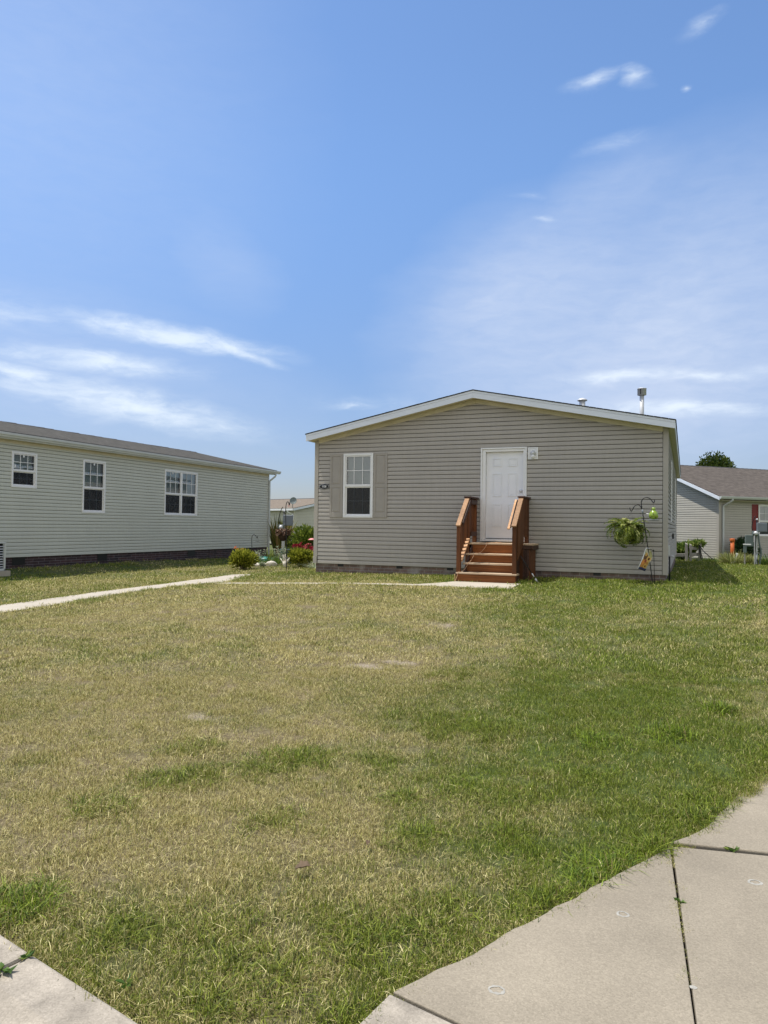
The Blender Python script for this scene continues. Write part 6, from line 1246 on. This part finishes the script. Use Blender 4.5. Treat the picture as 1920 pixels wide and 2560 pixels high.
# vigorous tufts of coarser green grass
TUFTS = [(-3.06, 4.14, .11, .9), (-2.82, 3.63, .12, .9), (-2.70, 3.75, .1, .8), (-2.38, 4.17, .10, 1), (-2.28, 4.20, .11, .8), (-2.43, 3.97, .11, .8), (-2.83, 3.09, .085, .9), (-1.92, 3.32, .09, .8), (-2.21, 4.29, .08, .7), (-1.70, 5.34, .13, .8), (-1.5, 5.3, .13, .7), (-1.29, 5.26, .13, .8), (-1.16, 4.17, .10, .7), (-1.20, 3.42, .08, .8), (-.88, 4.10, .12, .6), (-2.06, 6.87, .15, .7), (-1.63, 5.01, .09, .5), (-1.81, 4.41, .09, .6), (-2.0, 6.3, .1, .5), (-1.15, 7.0, .1, .6), (-1.4, 7.6, .12, .6),
         (.26, 6.45, .05, 1.5), (-.06, 5.65, .09, 1.4), (-.53, 5.35, .09, 1.1), (-2.46, 2.2, .08, 1.), (-2.38, 2.22, .06, 1.), (.0, 4.24, .09, .9), (.1, 4.45, .07, .9), (-.35, 3.34, .06, 1.), (-.28, 3.48, .05, 1.0), (-.5, 3.08, .06, .8), (-.15, 3.75, .06, .9), (-9.43, 9.81, .2, 1.2), (-9.3, 12.6, .2, .8), (-9.75, 13.9, .12, 1.3), (-9.9, 14.6, .12, 1.), (-1.05, 2.45, .1, .7), (-1.3, 2.1, .12, .6), (-1.6, 2.35, .1, .5), (-1.9, 2.2, .1, .5), (-.9, 2.8, .1, .6), (-.6, 4.6, .14, .5), (-.2, 7.4, .3, .5), (.3, 8.2, .3, .5), (-.75, 3.6, .1, .6), (-1.45, 3.85, .08, .6)]
for x, y, s, h in TUFTS:
    n = int(14+200*s*s*11); P = np.stack([r.normal(x, s*.85, n), r.normal(y, s*.95, n)], 1); bright = h > .95
    add(P, D3, .55*h+.3, 1.0*h+.4, .6, .4 if bright else -.25)
# weeds in the joints
Pj = []
for k in range(26): t = r.uniform(.02, .98)**1.6; q = J1(t); Pj.append((q[0]+r.normal(0, .006), q[1]))
PT = np.concatenate(pts); nP = len(PT)
VA = np.concatenate(var); SC = np.concatenate(scl); GN_ = np.concatenate(grn); HU = np.concatenate(hue)
Pj = np.array(Pj); PT = np.concatenate([PT, Pj]); VA = np.r_[VA, r.choice([0, 1, 2, 3], len(Pj))]; SC = np.r_[SC, r.uniform(.12, .3, len(Pj))]; GN_ = np.r_[GN_, r.uniform(.2, .7, len(Pj))]; HU = np.r_[HU, r.random(len(Pj))]
Z = zg(PT[:, 0], PT[:, 1]); Z[nP:] = -.30
me = bpy.data.meshes.new('grass'); me.from_pydata(np.column_stack([PT, Z]).tolist(), [], [])
n = len(PT)
def att(nm, ty, v):
    a = me.attributes.new(nm, ty, 'POINT'); a.data.foreach_set('vector' if ty == 'FLOAT_VECTOR' else 'value', np.ascontiguousarray(v).ravel())
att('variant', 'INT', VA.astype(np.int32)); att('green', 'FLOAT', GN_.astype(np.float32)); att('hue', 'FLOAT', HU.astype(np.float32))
att('turn', 'FLOAT_VECTOR', np.column_stack([r.normal(0, .10, n), r.normal(0, .10, n), r.uniform(0, 6.28, n)]).astype(np.float32))
att('size', 'FLOAT_VECTOR', np.column_stack([SC**.6, SC**.6, SC*r.uniform(.85, 1.15, n)]).astype(np.float32))
grass = bpy.data.objects.new('grass', me); col.objects.link(grass); grass['kind'] = 'stuff'
grass['label'] = 'short dry and green lawn grass around the houses'; grass['category'] = 'grass'
ng = bpy.data.node_groups.new('scatter_grass', 'GeometryNodeTree')
ng.interface.new_socket('Geometry', in_out='INPUT', socket_type='NodeSocketGeometry'); ng.interface.new_socket('Geometry', in_out='OUTPUT', socket_type='NodeSocketGeometry')
gi = ng.nodes.new('NodeGroupInput'); go = ng.nodes.new('NodeGroupOutput'); ip = ng.nodes.new('GeometryNodeInstanceOnPoints'); ci = ng.nodes.new('GeometryNodeCollectionInfo')
ci.inputs['Collection'].default_value = clumps; ci.inputs['Separate Children'].default_value = True; ci.inputs['Reset Children'].default_value = True
def named(nm, ty):
    q = ng.nodes.new('GeometryNodeInputNamedAttribute'); q.data_type = ty; q.inputs['Name'].default_value = nm
    return [o for o in q.outputs if o.enabled and o.name == 'Attribute'][0]
ng.links.new(gi.outputs[0], ip.inputs['Points']); ng.links.new(ci.outputs[0], ip.inputs['Instance']); ip.inputs['Pick Instance'].default_value = True
ng.links.new(named('variant', 'INT'), ip.inputs['Instance Index']); ng.links.new(named('turn', 'FLOAT_VECTOR'), ip.inputs['Rotation']); ng.links.new(named('size', 'FLOAT_VECTOR'), ip.inputs['Scale'])
ng.links.new(ip.outputs[0], go.inputs[0])
mod = grass.modifiers.new('scatter', 'NODES'); mod.node_group = ng
print('grass clumps', n, np.bincount(VA.astype(int)))
